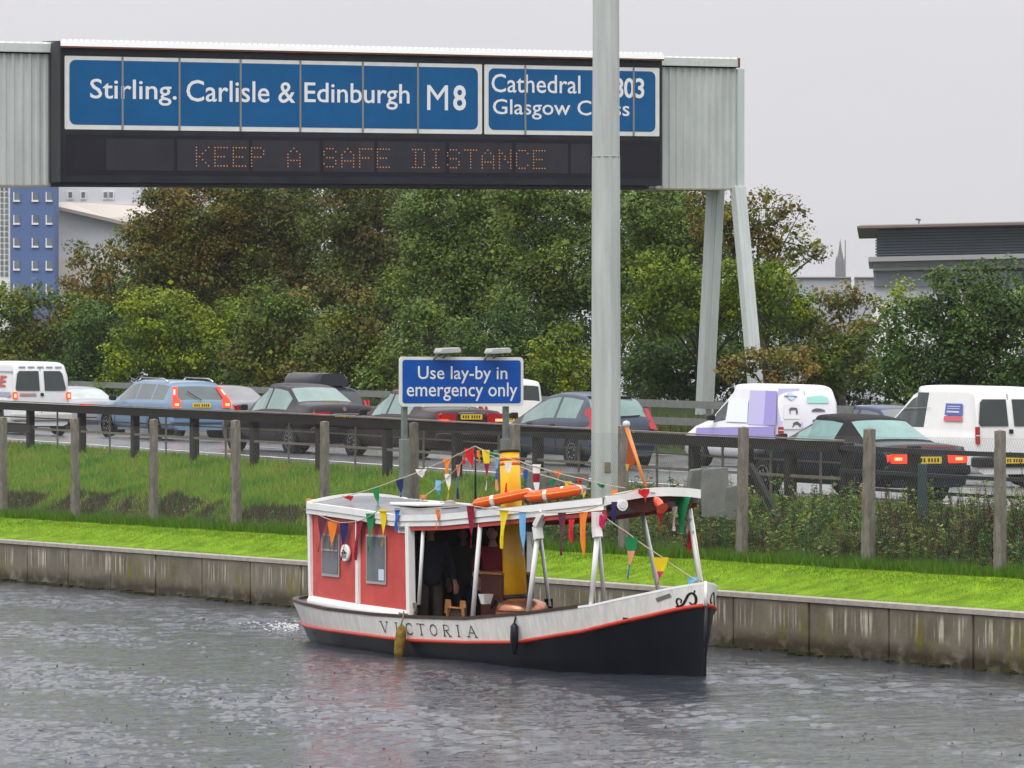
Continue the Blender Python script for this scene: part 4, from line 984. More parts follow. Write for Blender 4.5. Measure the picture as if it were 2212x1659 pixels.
# 13 white van at the right edge
v = vehicle('white_van', 'clean white van with small blue and red panel sticker cut by the right edge', 2183, 48.7, 4.15)
rx = van(v, 4.15, 1.72, 1.86, VW2, DARKG, 'off', lz=(.80, 1.13), lw=.09)
yv = lambda x, z: interp(z, [(.6, .862), (1.0, .835), (1.8, .712)]) + .012
sidepatch(v, 'sticker', mat('sticker_blue', (.10, .14, .42), .4), [(-1.05, 1.33), (-1.62, 1.33), (-1.58, 1.55), (-1.05, 1.55)], yv)
sidepatch(v, 'sticker', mat('sticker_red', (.6, .13, .16), .4), [(-1.04, 1.22), (-1.64, 1.22), (-1.62, 1.31), (-1.04, 1.31)], yv)
for dz_, hh_ in ((1.49, .012), (1.45, .012), (1.38, .03)): sidepatch(v, 'sticker_line', SWHITE, [(-1.12, dz_), (-1.52, dz_), (-1.52, dz_ + hh_), (-1.12, dz_ + hh_)], lambda x, z: yv(x, z) + .007)
sidepatch(v, 'side_seam', mat('seam_grey', (.3, .3, .3), .5), [(1.0, 1.42), (-.55, 1.45), (-.55, 1.46), (1.0, 1.43)], yv)
plate(v, -4.15 / 2 - .08, .50)
# ------------------------------------------------------------------ trees
CROWN = leafmat('tree_leaves', .5, .2); BARK = mat('bark', (.07, .06, .045), .9, var=.4, vs=5, bump=.5)
PAL = {
 'brown': [(.12, .10, .022), (.09, .12, .02), (.15, .09, .02), (.10, .13, .02), (.07, .10, .02), (.17, .11, .03), (.08, .06, .02)],
 'mixed': [(.08, .14, .02), (.06, .11, .02), (.14, .15, .02), (.15, .10, .025), (.05, .09, .02)],
 'mauve': [(.085, .10, .028), (.065, .11, .025), (.09, .13, .03), (.13, .085, .04), (.055, .08, .025), (.10, .095, .025)],
 'green': [(.075, .13, .024), (.11, .17, .03), (.055, .10, .022), (.13, .16, .025), (.12, .18, .06)],
 'yellow': [(.17, .23, .012), (.12, .19, .015), (.22, .25, .02), (.08, .14, .02)],
 'bright': [(.15, .21, .012), (.10, .17, .012), (.22, .27, .015), (.06, .11, .015)],
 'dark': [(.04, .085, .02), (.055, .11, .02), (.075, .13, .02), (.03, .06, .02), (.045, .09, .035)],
 'gold': [(.16, .15, .02), (.09, .13, .02), (.19, .14, .03), (.12, .07, .03), (.06, .10, .02)],
 'rust': [(.13, .13, .025), (.16, .10, .03), (.09, .12, .025), (.18, .11, .035)],
}
def tree(name, label, blobs, t, pal, dens=1., leaf=.115, seed=0, trunk=True, group=None):
    """blobs: (u, v, ru, rv) ellipses of the crown in picture measure, set at land distance t and given real depth"""
    g = np.random.default_rng(seed + 100); rr = random.Random(seed)
    u0 = sum(b[0] for b in blobs) / len(blobs); s, d = ut(u0, t); base = L(t, s, zg(t, min(s, 200)))
    root = thing(name, label, 'tree' if 'tree' in name else 'bush', base, 0, group)
    C = []; col = []; P4 = []
    pc = np.array(PAL[pal]); cl = []
    for (u, v, ru, rv) in blobs:
        rx_, rz_ = ru * d / F, rv * d / F; ry_ = (rx_ + rz_) * .5
        cx, cz = (u - 1106) / F * d, zat(v, d)
        ntarget = max(5, int(dens * 8.5 * (rx_ * rz_ + rx_ * ry_ + ry_ * rz_)))
        for i in range(ntarget):
            q = g.normal(size=3); q /= np.linalg.norm(q)
            if q[1] > .35 and g.random() < .7: q[1] = -abs(q[1])       # fewer on the side nobody stands on
            rad = g.uniform(.62, 1.) if g.random() > .1 else g.uniform(1., 1.13)
            cl.append((cx + q[0] * rx_ * rad, d + q[1] * ry_ * rad, cz + q[2] * rz_ * rad, g.uniform(.26, .66) * min(1, .45 + .35 * min(rx_, rz_))))
    zmin = base.z + .1
    for (x, y, z, r) in cl:
        tint = pc[min(len(pc) - 1, int(g.random() ** 1.15 * len(pc)))] ; k1 = g.uniform(.75, 1.35)
        n = int(230 * dens ** .3 * (r / .55) ** 2 * (.115 / leaf) ** 2)
        q = g.normal(size=(n, 3)); q /= np.linalg.norm(q, axis=1)[:, None]
        rad = r * np.where(g.random(n) < .75, g.uniform(.7, 1.1, n), g.uniform(.2, 1.3, n))[:, None]
        c = np.array((x, y, z)) + q * rad * np.array((1.25, 1.1, .8)); c = c[c[:, 2] > zmin]; q = q[:len(c)]
        n = len(c); nrm = q * .6 + g.normal(size=(n, 3)) * .5 + np.array((0, -.1, .75)); nrm /= np.linalg.norm(nrm, axis=1)[:, None]
        a = np.cross(nrm, g.normal(size=(n, 3))); a /= np.linalg.norm(a, axis=1)[:, None] + 1e-6; b = np.cross(nrm, a)
        sz = leaf * g.uniform(.55, 1.25, n)[:, None]
        quad_ = np.stack([c - a * sz * .5, c - b * sz * .32 + a * sz * .05, c + a * sz * .5, c + b * sz * .32], 1)
        P4.append(quad_); cc = (tint * .65 + pc[g.integers(0, len(pc), n)] * .35) * k1 * g.uniform(.6, 1.4, n)[:, None]
        col.append(np.repeat(cc, 4, 0))
        nb = int(26 * (r / .5) ** 2); cb = np.array((x, y, z)) + g.normal(size=(nb, 3)) * r * .42; cb = cb[cb[:, 2] > zmin + .2]; nb = len(cb)
        a = g.normal(size=(nb, 3)); a /= np.linalg.norm(a, axis=1)[:, None]; b = np.cross(a, g.normal(size=(nb, 3))); b /= np.linalg.norm(b, axis=1)[:, None]
        sz = leaf * 1.8 * g.uniform(.7, 1.3, nb)[:, None]; P4.append(np.stack([cb - a * sz * .5, cb - b * sz * .4, cb + a * sz * .5, cb + b * sz * .4], 1))
        col.append(np.repeat((tint * .6 + pc[g.integers(0, len(pc), nb)] * .4) * k1 * g.uniform(.7, 1.2, nb)[:, None], 4, 0))
    V = np.concatenate(P4).reshape(-1, 3) - np.array(base); cc = np.concatenate(col) * np.array((1.15, 1.12, .85))
    np_mesh('crown', V, np.arange(len(V)).reshape(-1, 4), CROWN, parent=root, col=cc)
    if trunk:
        mb = MB(); main = max(blobs, key=lambda b: b[2] * b[3])
        top = Vector(((main[0] - 1106) / F * d, d, zat(main[1], d))) - base; hgt = top.z
        r0 = .05 + .022 * hgt; mid = Vector((top.x * .3, .1, hgt * .45))
        mb.tube([(0, 0, -.2), (0, 0, .3), mid, top], [r0 * 1.3, r0, r0 * .75, r0 * .3], 8)
        for b in blobs:
            e_ = Vector(((b[0] - 1106) / F * d, d, zat(b[1], d))) - base
            mb.tube([mid * rr.uniform(.6, 1.1), (mid + e_) * .5 + Vector((0, 0, .25)), e_], [r0 * .45, r0 * .3, r0 * .1], 6)
        for c in rr.sample(cl, min(16, len(cl))):
            e_ = Vector(c[:3]) - base; a = mid.lerp(top, rr.random()); mb.tube([a, (a + e_) * .5 + Vector((0, 0, .15)), e_], [r0 * .22, r0 * .14, r0 * .05], 5)
        mb.build('trunk', BARK, root)
    return root
TR = [
 ('maple_tree', 'brown leaved tree standing tallest at the left end of the tree belt', [(440, 470, 115, 100), (350, 540, 90, 85), (450, 590, 120, 110), (325, 465, 45, 40), (395, 410, 60, 40)], 66.0, 'brown', 1),
 ('ash_tree', 'small yellowing tree in front of the white hall at the left', [(215, 560, 55, 42), (175, 595, 45, 40), (250, 625, 60, 50), (200, 655, 70, 40)], 63.0, 'gold', .8),
 ('maple_tree', 'tree of mauve brown leaves left of the middle of the belt', [(590, 460, 120, 90), (660, 560, 120, 110), (560, 620, 110, 90), (520, 420, 80, 50)], 69.0, 'mauve', 1),
 ('sycamore_tree', 'rusty brown tree between the mauve tree and the green ones', [(760, 450, 110, 80), (830, 540, 100, 100), (770, 640, 100, 90), (700, 410, 90, 40)], 69.5, 'mauve', 1),
 ('sycamore_tree', 'tall mid green sycamore left of the lighting mast', [(960, 460, 110, 90), (1040, 560, 110, 100), (930, 620, 110, 100), (1010, 420, 110, 50)], 70.5, 'green', 1),
 ('sycamore_tree', 'tall green sycamore directly behind the lighting mast', [(1180, 450, 110, 80), (1220, 570, 110, 100), (1130, 650, 90, 80), (1150, 420, 100, 40)], 70.5, 'green', 1),
 ('sycamore_tree', 'green sycamore between mast and gantry legs', [(1400, 450, 110, 80), (1440, 540, 110, 90), (1360, 610, 80, 90), (1370, 420, 90, 40)], 71.5, 'green', 1),
 ('oak_tree', 'golden tipped tree spreading out right of the gantry legs', [(1560, 470, 80, 75), (1640, 460, 85, 48), (1700, 480, 48, 32), (1610, 530, 90, 60), (1725, 548, 45, 26), (1670, 560, 55, 40), (1765, 548, 14, 22)], 72.5, 'gold', .7),
 ('hawthorn_bush', 'olive brown bushes under the blue tower block at the far left', [(20, 690, 70, 70), (90, 720, 80, 80), (60, 800, 110, 80), (150, 680, 60, 50)], 60.5, 'mixed', .9),
 ('elder_bush', 'dark bush between the far left bushes and the yellow green one', [(200, 740, 70, 90), (180, 820, 80, 60)], 61.0, 'dark', .9),
 ('hazel_bush', 'broad yellow green bush at the left above the estate car', [(340, 690, 90, 70), (420, 760, 110, 90), (290, 780, 70, 80), (500, 700, 60, 60)], 62.5, 'bright', 1),
 ('hazel_bush', 'dull green bush above the plum saloon', [(590, 700, 80, 80), (560, 790, 90, 80), (650, 770, 70, 80)], 64.0, 'mixed', 1),
 ('elder_bush', 'deep green bush above the roof box car', [(760, 740, 80, 90), (700, 800, 80, 60), (830, 790, 70, 70)], 65.0, 'mixed', 1),
 ('elder_bush', 'dark green bush behind the lay-by sign', [(930, 730, 90, 80), (1000, 790, 90, 70), (870, 800, 80, 60)], 66.0, 'green', .9),
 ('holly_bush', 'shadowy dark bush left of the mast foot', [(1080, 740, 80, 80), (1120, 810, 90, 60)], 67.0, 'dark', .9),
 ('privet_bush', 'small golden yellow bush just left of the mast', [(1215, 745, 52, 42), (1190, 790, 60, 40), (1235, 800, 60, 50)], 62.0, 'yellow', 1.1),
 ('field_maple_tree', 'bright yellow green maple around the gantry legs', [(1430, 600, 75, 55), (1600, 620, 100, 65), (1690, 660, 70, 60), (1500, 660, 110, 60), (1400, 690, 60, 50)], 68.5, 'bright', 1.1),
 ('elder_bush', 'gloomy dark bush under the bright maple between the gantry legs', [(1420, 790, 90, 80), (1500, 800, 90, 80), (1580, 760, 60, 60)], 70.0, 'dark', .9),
 ('sumac_bush', 'rust and yellow shrub right of the gantry legs', [(1650, 770, 50, 32), (1600, 800, 30, 40), (1700, 800, 60, 40)], 66.0, 'rust', 1.),
 ('rowan_tree', 'small bronze tree below the church spire', [(1810, 640, 50, 45), (1770, 690, 50, 50), (1870, 670, 45, 40), (1830, 720, 70, 50)], 76., 'gold', .75),
 ('willow_bush', 'olive green bush left of the dark right hand thicket', [(1800, 790, 90, 60), (1880, 740, 70, 60), (1740, 740, 50, 60)], 72.0, 'mixed', .9),
 ('hawthorn_tree', 'large dark green tree at the right edge', [(2080, 680, 110, 90), (2190, 650, 80, 70), (2000, 760, 110, 90), (2120, 800, 120, 80), (2060, 600, 60, 30), (1950, 700, 50, 40), (2210, 740, 90, 90)], 71.0, 'dark', 1),
 ('hazel_bush', 'light green bush in front of the grey office block', [(1990, 640, 60, 30), (2050, 640, 60, 30), (1940, 680, 50, 30), (2200, 690, 50, 70)], 73.5, 'bright', .6),
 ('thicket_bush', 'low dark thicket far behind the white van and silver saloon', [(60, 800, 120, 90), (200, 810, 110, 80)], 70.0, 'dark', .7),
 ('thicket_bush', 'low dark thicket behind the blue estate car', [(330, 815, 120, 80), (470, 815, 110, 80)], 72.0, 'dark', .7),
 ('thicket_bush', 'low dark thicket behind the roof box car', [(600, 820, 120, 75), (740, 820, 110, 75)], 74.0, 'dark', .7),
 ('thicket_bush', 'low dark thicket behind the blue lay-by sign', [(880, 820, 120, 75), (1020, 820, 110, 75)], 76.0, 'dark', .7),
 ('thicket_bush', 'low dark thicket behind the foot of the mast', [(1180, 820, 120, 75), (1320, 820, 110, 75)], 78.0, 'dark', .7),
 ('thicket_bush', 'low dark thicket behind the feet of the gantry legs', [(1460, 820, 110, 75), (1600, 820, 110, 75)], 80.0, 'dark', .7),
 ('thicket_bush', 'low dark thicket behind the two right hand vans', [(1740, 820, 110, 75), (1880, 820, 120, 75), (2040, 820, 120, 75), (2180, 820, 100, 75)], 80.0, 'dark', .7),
 # second row that closes the belt
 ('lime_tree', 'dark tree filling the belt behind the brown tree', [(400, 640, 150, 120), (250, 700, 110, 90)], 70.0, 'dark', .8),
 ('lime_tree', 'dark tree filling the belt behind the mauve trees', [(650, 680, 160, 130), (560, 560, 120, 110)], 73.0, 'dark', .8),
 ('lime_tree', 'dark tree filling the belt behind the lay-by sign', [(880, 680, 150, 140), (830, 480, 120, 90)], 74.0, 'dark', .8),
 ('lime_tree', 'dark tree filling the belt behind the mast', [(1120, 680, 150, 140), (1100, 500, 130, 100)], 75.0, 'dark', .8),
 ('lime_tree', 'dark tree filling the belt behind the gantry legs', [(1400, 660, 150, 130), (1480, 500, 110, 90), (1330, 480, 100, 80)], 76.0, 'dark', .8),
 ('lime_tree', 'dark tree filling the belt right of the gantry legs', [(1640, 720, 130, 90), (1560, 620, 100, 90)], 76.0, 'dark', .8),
]
for i, (nm, lb, bl_, t_, pal, dn) in enumerate(TR):
    tree(nm, lb, bl_, t_, pal, dn, seed=i, leaf=.105)

# ------------------------------------------------------------------ buildings far behind
def face_at(u, v, d): return Vector(((u - 1106) / F * d, d, zat(v, d)))
BBLUE = mat('blue_render', (.09, .145, .31), .7, var=.05, vs=.3); BGREY = mat('grey_render', (.60, .60, .64), .8, var=.05, vs=.2); BWH = mat('white_render', (.72, .72, .73), .7); CREAM = mat('cream_render', (.66, .60, .54), .8, var=.05, vs=.3)
WING = mat('far_glass', (.16, .18, .20), .2, var=.3, vs=.5)
D1 = 330.; pm_ = D1 / F      # metres per picture unit
bt = thing('tower_block', 'blue rendered tower block with white L shaped window trims at the left edge', 'building', face_at(60, 860, D1) * 1.0, 0); bt.location.z = 2.5
def bx(u): return (u - 60) * pm_
def bz(v): return zat(v, D1) - 2.5
zt_ = bz(300)
MB().box(((bx(22) + bx(118)) / 2, 1.5, zt_ / 2 ), (bx(118) - bx(22), 3, zt_)).build('blue_wall', BBLUE, bt)
MB().box(((bx(-160) + bx(21.9)) / 2, 6.1, zt_ / 2), (bx(21.9) - bx(-160), 12, zt_)).build('side_wall', BWH, bt)
for r_ in range(12):
    for c_, u in ((0, 36), (1, 76), (2, 106)):
        v0 = 421 + (r_ - 2) * 49.5
        if v0 < 310 or v0 > 640: continue
        m = MB().box((bx(u + 1), -.02, bz(v0 + 2)), (.38, .08, .55)); o = m.build('window', WING, bt)
        MB().box((bx(u), -.08, bz(v0 + 13.)), (.50, .16, .14)).box((bx(u - 5.8), -.08, bz(v0 + 3)), (.08, .14, .6)).build('sill', BWH, o)
for r_ in range(3, 20):
    for u in (4, 14, -8): MB().box((bx(u), .05, bz(395 + r_ * 12.3 - 37)), (6.0 * pm_, .12, 8.2 * pm_)).build('glass_panel', WING, bt)
D2 = 338.
hl = thing('white_hall', 'pale hall with a shallow white roof and small windows beside the blue tower block', 'building', Vector(((240 - 1106) / F * D2, D2, 2.5)), 0)
def hx(u): return (u - 240) / F * D2
def hz(v): return zat(v, D2) - 2.5
MB().prism([(hx(a), 0, hz(b)) for a, b in ((122, 640), (420, 640), (420, 330), (122, 330))], (0, 14, 0)).build('wall', BGREY, hl)
MB().prism([(hx(a), -.3, hz(b)) for a, b in ((120, 640), (400, 640), (400, 560), (120, 560))], (0, .28, 0)).build('plinth_wall', CREAM, hl)
MB().prism([(hx(a), -.35, hz(b)) for a, b in ((118, 452.5), (420, 449), (420, 440), (118, 444))], (0, .3, 0)).build('string_course', CREAM, hl)
MB().prism([(hx(a), -1.0, hz(b)) for a, b in ((80, 437), (240, 473), (420, 520), (420, 527), (240, 480), (80, 443))], (0, .2, 0)).build('eaves', mat('eaves_grey', (.33, .30, .28), .7), hl)
mb = MB(); mb.face([(hx(80), -1.0, hz(436.5)), (hx(240), -1.0, hz(472.5)), (hx(420), -1.0, hz(519.5)), (hx(420), -.4, hz(452)), (hx(150), -.4, hz(437))]); mb.build('roof', CREAM, hl)
MB().box((hx(125.5), -1.3, hz(500) / 1), (8 * D2 / F, .3, 12.)).build('downpipe', mat('pale_pipe', (.6, .64, .70), .5), hl)
MB().box((hx(302), -.2, hz(380)), (.3, .2, 6)).build('downpipe', mat('pale_pipe', (.6, .64, .70), .5), hl)
for u in (152, 180, 228, 240): 
    o = MB().box((hx(u), -.05, hz(422)), (.46, .1, .62)).build('window_frame', BWH, hl); MB().box((hx(u), -.11, hz(421)), (.28, .04, .42)).build('pane', WING, o)
D3 = 290.
of = thing('office_block', 'grey office block with louvred upper storey and projecting flat roof at the right', 'building', Vector(((2050 - 1106) / F * D3, D3, 2.5)), 0)
def ox(u): return (u - 2050) / F * D3
def oz(v): return zat(v, D3) - 2.5
GR1 = mat('office_cladding', (.18, .195, .235), .5, var=.08, vs=.3); LOU = mat('louvre_blue_grey', (.15, .19, .23), .4, var=.15, vs=.4); PAL_ = mat('office_band', (.42, .43, .46), .6); DK = mat('office_dark', (.09, .09, .11), .6)
SL_ = -8 / 360.
def obox(name, u0, u1, v0, v1, y0, y1, m, sl=SL_):
    P = []
    for v_ in (v1, v0):
        for u, y in ((u0, y0), (u1, y0), (u1, y1), (u0, y1)): P.append((ox(u) + y * .085, y, oz(v_ + (u - 1890) * sl)))
    mb = MB(); mb.v = P; mb.f = [(3, 2, 1, 0), (4, 5, 6, 7), (0, 1, 5, 4), (1, 2, 6, 5), (2, 3, 7, 6), (3, 0, 4, 7)]; mb.m = [0] * 6; mb.sm = [False] * 6
    return mb.build(name, m, of)
obox('upper_wall', 1894, 2330, 498, 556, 0, 14, DK)
for k in range(9): obox('louvre', 1891 + (k % 1), 2330, 500 + k * 6.1, 503.6 + k * 6.1, -.5, -.02, LOU)
for u in range(1930, 2330, 33): obox('louvre_post', u, u + 1.6, 498, 555, -.55, -.51, LOU)
obox('roof', 1858, 2330, 489, 491, -3, 16, mat('roof_edge_pale', (.5, .48, .45), .6)); obox('soffit', 1852, 2330, 491.2, 496, -3, 16, mat('soffit_brown', (.20, .15, .14), .7))
obox('ledge', 1876, 2330, 557, 567, -2.2, 14, mat('ledge_grey', (.34, .33, .35), .6)); obox('pale_band', 1886, 2330, 568, 578, -1, 14, PAL_); obox('lower_band', 1886, 2330, 579, 586, -1.2, 14, mat('ledge_grey', (.34, .33, .35), .6))
obox('lower_wall', 1888, 2330, 586.5, 619, -.6, 14, GR1, 0); obox('ground_floor', 1880, 2330, 619.5, 760, -.2, 14, PAL_, 0); obox('plinth', 1885, 2330, 660, 780, -2.0, -.3, mat('white_van_wall', (.75, .75, .76), .5), 0)
m = MB(); m.tube([(ox(1997), 4, oz(488)), (ox(1997), 4, oz(467))], .05, 6); m.tube([(ox(1990), 4, oz(468)), (ox(2001), 4, oz(470))], .07, 6); m.build('aerial', DK, of)
lb = thing('distant_terrace', 'long low grey building on the skyline between the trees and the office block', 'building', Vector(((1800 - 1106) / F * 420, 420, 2.5)), 0)
MB().box((0, 5, (zat(601, 420) - 2.5) / 2), (190 * 420 / F, 10, zat(601, 420) - 2.5)).build('wall', mat('far_grey', (.36, .37, .42), .8), lb)
MB().box((0, 5, zat(600.5, 420) - 2.5 + .05), (192 * 420 / F, 10.6, .12)).build('roof_edge', mat('far_roof', (.3, .27, .27), .8), lb)
MB().box((ox(0) * 0 + 30 * 420 / F + .5, -.3, zat(608, 420) - 2.5), (.3, .3, 1.8)).build('chimney', BWH, lb)
D4 = 900.
ch = thing('church', 'far off grey stone church tower with a tapering spire', 'church', Vector(((1815 - 1106) / F * D4, D4, 2.5)), 0)
ST = mat('far_stone', (.17, .17, .18), .9, var=.2, vs=.3)
k = D4 / F; zz = lambda v: zat(v, D4) - 2.5
MB().box((0, 0, zz(565) / 2), (20 * k, 20 * k, zz(565))).build('tower', ST, ch)
MB().lathe([(8.5 * k, zz(565)), (3.5 * k, zz(540)), (.25 * k, zz(516))], 8, sm=False).build('spire', ST, ch)
for dx in (-9, 9): MB().lathe([(1.3 * k, zz(566)), (1.3 * k, zz(560)), (.2 * k, zz(553))], 6, Matrix.Translation((dx * k, -9 * k, 0)), sm=False).build('pinnacle', ST, ch)
c2 = thing('chimney_stack', 'slim distant chimney beside the church spire', 'chimney', Vector(((1826 - 1106) / F * 880, 880, 2.5)), 0)
MB().lathe([(1.5 * k, 0), (1.2 * k, zat(519, 880) - 2.5)], 8).build('shaft', ST, c2)
# ------------------------------------------------------------------ damp air
hz_ = MB().box((0, 0, 13), (4200, 4200, 40)); hz_ = hz_.build('haze', None)
hm = bpy.data.materials.new('damp_air'); hm.use_nodes = True; t = hm.node_tree; t.nodes.clear()
o_ = t.nodes.new('ShaderNodeOutputMaterial'); pv = t.nodes.new('ShaderNodeVolumePrincipled'); pv.inputs['Density'].default_value = .00013; pv.inputs['Color'].default_value = (.9, .9, .94, 1); pv.inputs['Anisotropy'].default_value = .1
t.links.new(pv.outputs[0], o_.inputs['Volume']); hz_.data.materials.clear(); hz_.data.materials.append(hm)
hm.cycles.homogeneous_volume = True if hasattr(hm.cycles, 'homogeneous_volume') else True
tag(hz_, 'thin damp haze in the rainy air', kind='stuff')
# ------------------------------------------------------------------ the launch
BO = Vector((2.5, 57.98, 0)); BRZ = math.atan2(-C_, S_)        # origin at the stem on the waterline, x forward, y to port
def A_z(u, v, b, side=-1):
    k = (u - 1106) / F; x0 = BO.x + side * b * C_; d0 = BO.y + side * b * S_
    A = (x0 - k * d0) / (S_ + k * C_); d = d0 + C_ * A; return A, zat(v, d)
def bp(u, v, b, side=-1): A, z = A_z(u, v, b, side); return Vector((-A, side * b, z))
GB = [(-.05, .02), (-.02, .09), (.03, .17), (.1, .25), (.2, .34), (.4, .45), (.9, .67), (1.5, .85), (2.2, .96), (3, 1.02), (4.5, 1.06), (7, 1.06), (9, .98), (10, .86), (10.7, .66), (11.15, .42), (11.35, .22), (11.45, .04)]
WB = [(0, .02), (.5, .20), (1, .40), (1.6, .59), (2.4, .77), (3.4, .88), (5, .95), (7, .95), (9, .80), (10, .60), (10.8, .34), (11.2, .04)]
ZG = [(-.05, 1.235), (.07, 1.20), (.57, 1.085), (1.47, .90), (2.88, .735), (4.6, .59), (6, .548), (7.4, .53), (9, .54), (10.1, .577), (11.5, .60)]
ZR = [(-.05, .955), (0, .945), (.62, .793), (1.71, .56), (3.25, .345), (4.7, .275), (6.4, .228), (8.3, .238), (11.5, .26)]
def hull(q, z, side, off=0.):
    Ag = -.05 + 11.5 * q; Aw = 11.2 * q; g_, w_ = interp(Ag, GB), interp(Aw, WB); zg_ = interp(Ag, ZG)
    h = max(0, min(1.15, z / zg_)); k = h ** .8
    A = Aw + (Ag - Aw) * h; y = w_ + (g_ - w_) * k
    if z < 0: y = w_ * (1 + z * .9)
    return Vector((-A, side * (y + off), z))
NV = mat('hull_black', (.006, .007, .012), .35, var=.5, vs=2, coat=.12, stretch=(1, 1, .3)); TOPW = mat('topside_white', (.74, .73, .69), .4, var=.17, vs=5, coat=.1, stretch=(2.5, 2.5, .35)); REDS = mat('strake_red', (.48, .035, .014), .4, coat=.3, var=.15, vs=3)
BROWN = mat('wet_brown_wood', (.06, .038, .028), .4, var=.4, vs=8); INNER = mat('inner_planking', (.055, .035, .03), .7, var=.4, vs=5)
WPNT = mat('boat_white', (.84, .84, .82), .35, coat=.25, var=.07, vs=3); REDC = mat('cabin_red', (.56, .075, .062), .45, var=.2, vs=3, coat=.1, bump=.15, bs=12)
bt_ = thing('launch_boat', 'red and white covered launch with yellow funnel, black hull and white bow', 'boat', BO, BRZ)
QS = [i / 90 for i in range(91)]
QS = sorted(set(QS + [.003, .006, .016, .022, .028, .99, .995]))
for side in (-1, 1):
    mb = MB(); rows = []
    for q in QS:
        zr_ = interp(-.05 + 11.5 * q, ZR); rows.append([hull(q, z, side) for z in (-.45, -.2, 0, zr_ * .35, zr_ * .7, zr_)])
    mb.grid(rows).build('hull_bottom', NV, bt_, merge=True)
    mb = MB(); rows = []
    for q in QS:
        Ag = -.05 + 11.5 * q; zr_, zg_ = interp(Ag, ZR), interp(Ag, ZG); rows.append([hull(q, lsm(zr_, zg_, k), side) for k in (0, .25, .5, .75, 1)])
    mb.grid(rows).build('topside', TOPW, bt_, merge=True)
    pts = [hull(q, interp(-.05 + 11.5 * q, ZR), side, .012) for q in QS]
    MB().tube(pts, .028, 8).build('rubbing_strake', REDS, bt_)
    # inner skin and gunwale rail
    rows = [[hull(q, z_, side, -.07) for z_ in (.10, (interp(-.05 + 11.5 * q, ZG) + .1) / 2, interp(-.05 + 11.5 * q, ZG) - .01)] for q in QS[8:-8]]
    MB().grid(rows).build('inner_skin', INNER, bt_)
    gq = [q for q in QS if q >= .155]
    rows = []
    for q in gq:
        zt = interp(-.05 + 11.5 * q, ZG); a = hull(q, zt, side, .0); b = hull(q, zt, side, -.09) if interp(-.05 + 11.5 * q, GB) > .12 else a * 1.0
        rows.append([a + Vector((0, side * .012, .002)), a + Vector((0, side * .012, .045)), Vector((b.x, b.y, b.z + .045)), Vector((b.x, b.y, b.z + .0))])
    MB().grid(rows, sm=False, close=True).build('gunwale', BROWN, bt_)
    rows = []
    for q in [q for q in QS if q <= .16]:
        zt = interp(-.05 + 11.5 * q, ZG); a = hull(q, zt, side, .004); b = hull(q, zt, side, -.06)
        if q < .02: b.y = side * .0
        rows.append([a, a + Vector((0, 0, .03)), Vector((b.x, b.y, b.z + .03)), b])
    MB().grid(rows, sm=False, close=True).build('bow_capping', WPNT, bt_)
    # letters and scroll work follow the hull
    def hp(A, z, off=.006): return hull((A + .05) / 11.5 if z > .3 else A / 11.2, z, side, off)
LETB = mat('black_lettering', (.012, .012, .014), .4)
def qsolve(A, z):
    q = (A + .05) / 11.5
    for _ in range(8): q += (A + hull(q, z, -1).x * 1) / 11.5
    return q
def hpt(A, z, off=.006): return hull(qsolve(A, z), z, -1, off)
def stroke(mb, P, w0, w1=None, off=.008):
    w1 = w1 or w0
    L_, R_ = [], []
    for i, (a, z) in enumerate(P):
        a2, z2 = P[min(i + 1, len(P) - 1)]; a1, z1 = P[max(i - 1, 0)]; dx, dz = a2 - a1, z2 - z1; l = math.hypot(dx, dz) or 1
        w_ = lsm(w0, w1, i / max(1, len(P) - 1)) / 2; L_.append(hpt(a - dz / l * w_, z + dx / l * w_, off)); R_.append(hpt(a + dz / l * w_, z - dx / l * w_, off))
    mb.grid([L_, R_], sm=False)
GL = {'V': [[(0, 1), (.45, 0), 1], [(.45, 0), (.85, 1), 0], 's0,1', 's.85,1'], 'I': [[(.4, 0), (.4, 1), 1], 's.4,0', 's.4,1'],
      'C': [[(.85, .8), (.7, .97), (.45, 1), (.18, .85), (.08, .5), (.18, .15), (.45, 0), (.7, .03), (.85, .2), 2]],
      'T': [[(.45, 0), (.45, 1), 1], [(0, 1), (.9, 1), 0], [(0, 1), (0, .86), 0], [(.9, 1), (.9, .86), 0], 's.45,0'],
      'O': [[(.45, 1), (.15, .85), (.03, .5), (.15, .15), (.45, 0), (.75, .15), (.87, .5), (.75, .85), (.45, 1), 2]],
      'R': [[(.15, 0), (.15, 1), 1], [(.15, 1), (.55, 1), (.78, .87), (.78, .65), (.55, .52), (.15, .52), 0], [(.4, .5), (.85, 0), 1], 's.15,0', 's.85,0'],
      'A': [[(0, 0), (.42, 1), 0], [(.42, 1), (.85, 0), 1], [(.17, .36), (.68, .36), 0], 's0,0', 's.85,0']}
mb = MB(); lh = .155
for ch_, u, vm in zip('VICTORIA', (830, 857, 883, 909, 936, 964, 990, 1018), (1354.5, 1357, 1358.5, 1360, 1361, 1362.5, 1363, 1364)):
    A, z = A_z(u, vm, interp(6, GB) - .01); lw = .24; z -= lh / 2
    for st in GL[ch_]:
        if isinstance(st, str):
            sx, sz = [float(k) for k in st[1:].split(',')]; stroke(mb, [(A + lw / 2 - (sx - .17) * lw, z + sz * lh), (A + lw / 2 - (sx + .17) * lw, z + sz * lh)], .012); continue
        wd = {0: .011, 1: .022, 2: .017}[st[-1]]; pts = [(A + lw / 2 - x * lw, z + y * lh) for x, y in st[:-1]]
        stroke(mb, pts, wd)
mb.build('name_lettering', LETB, bt_)
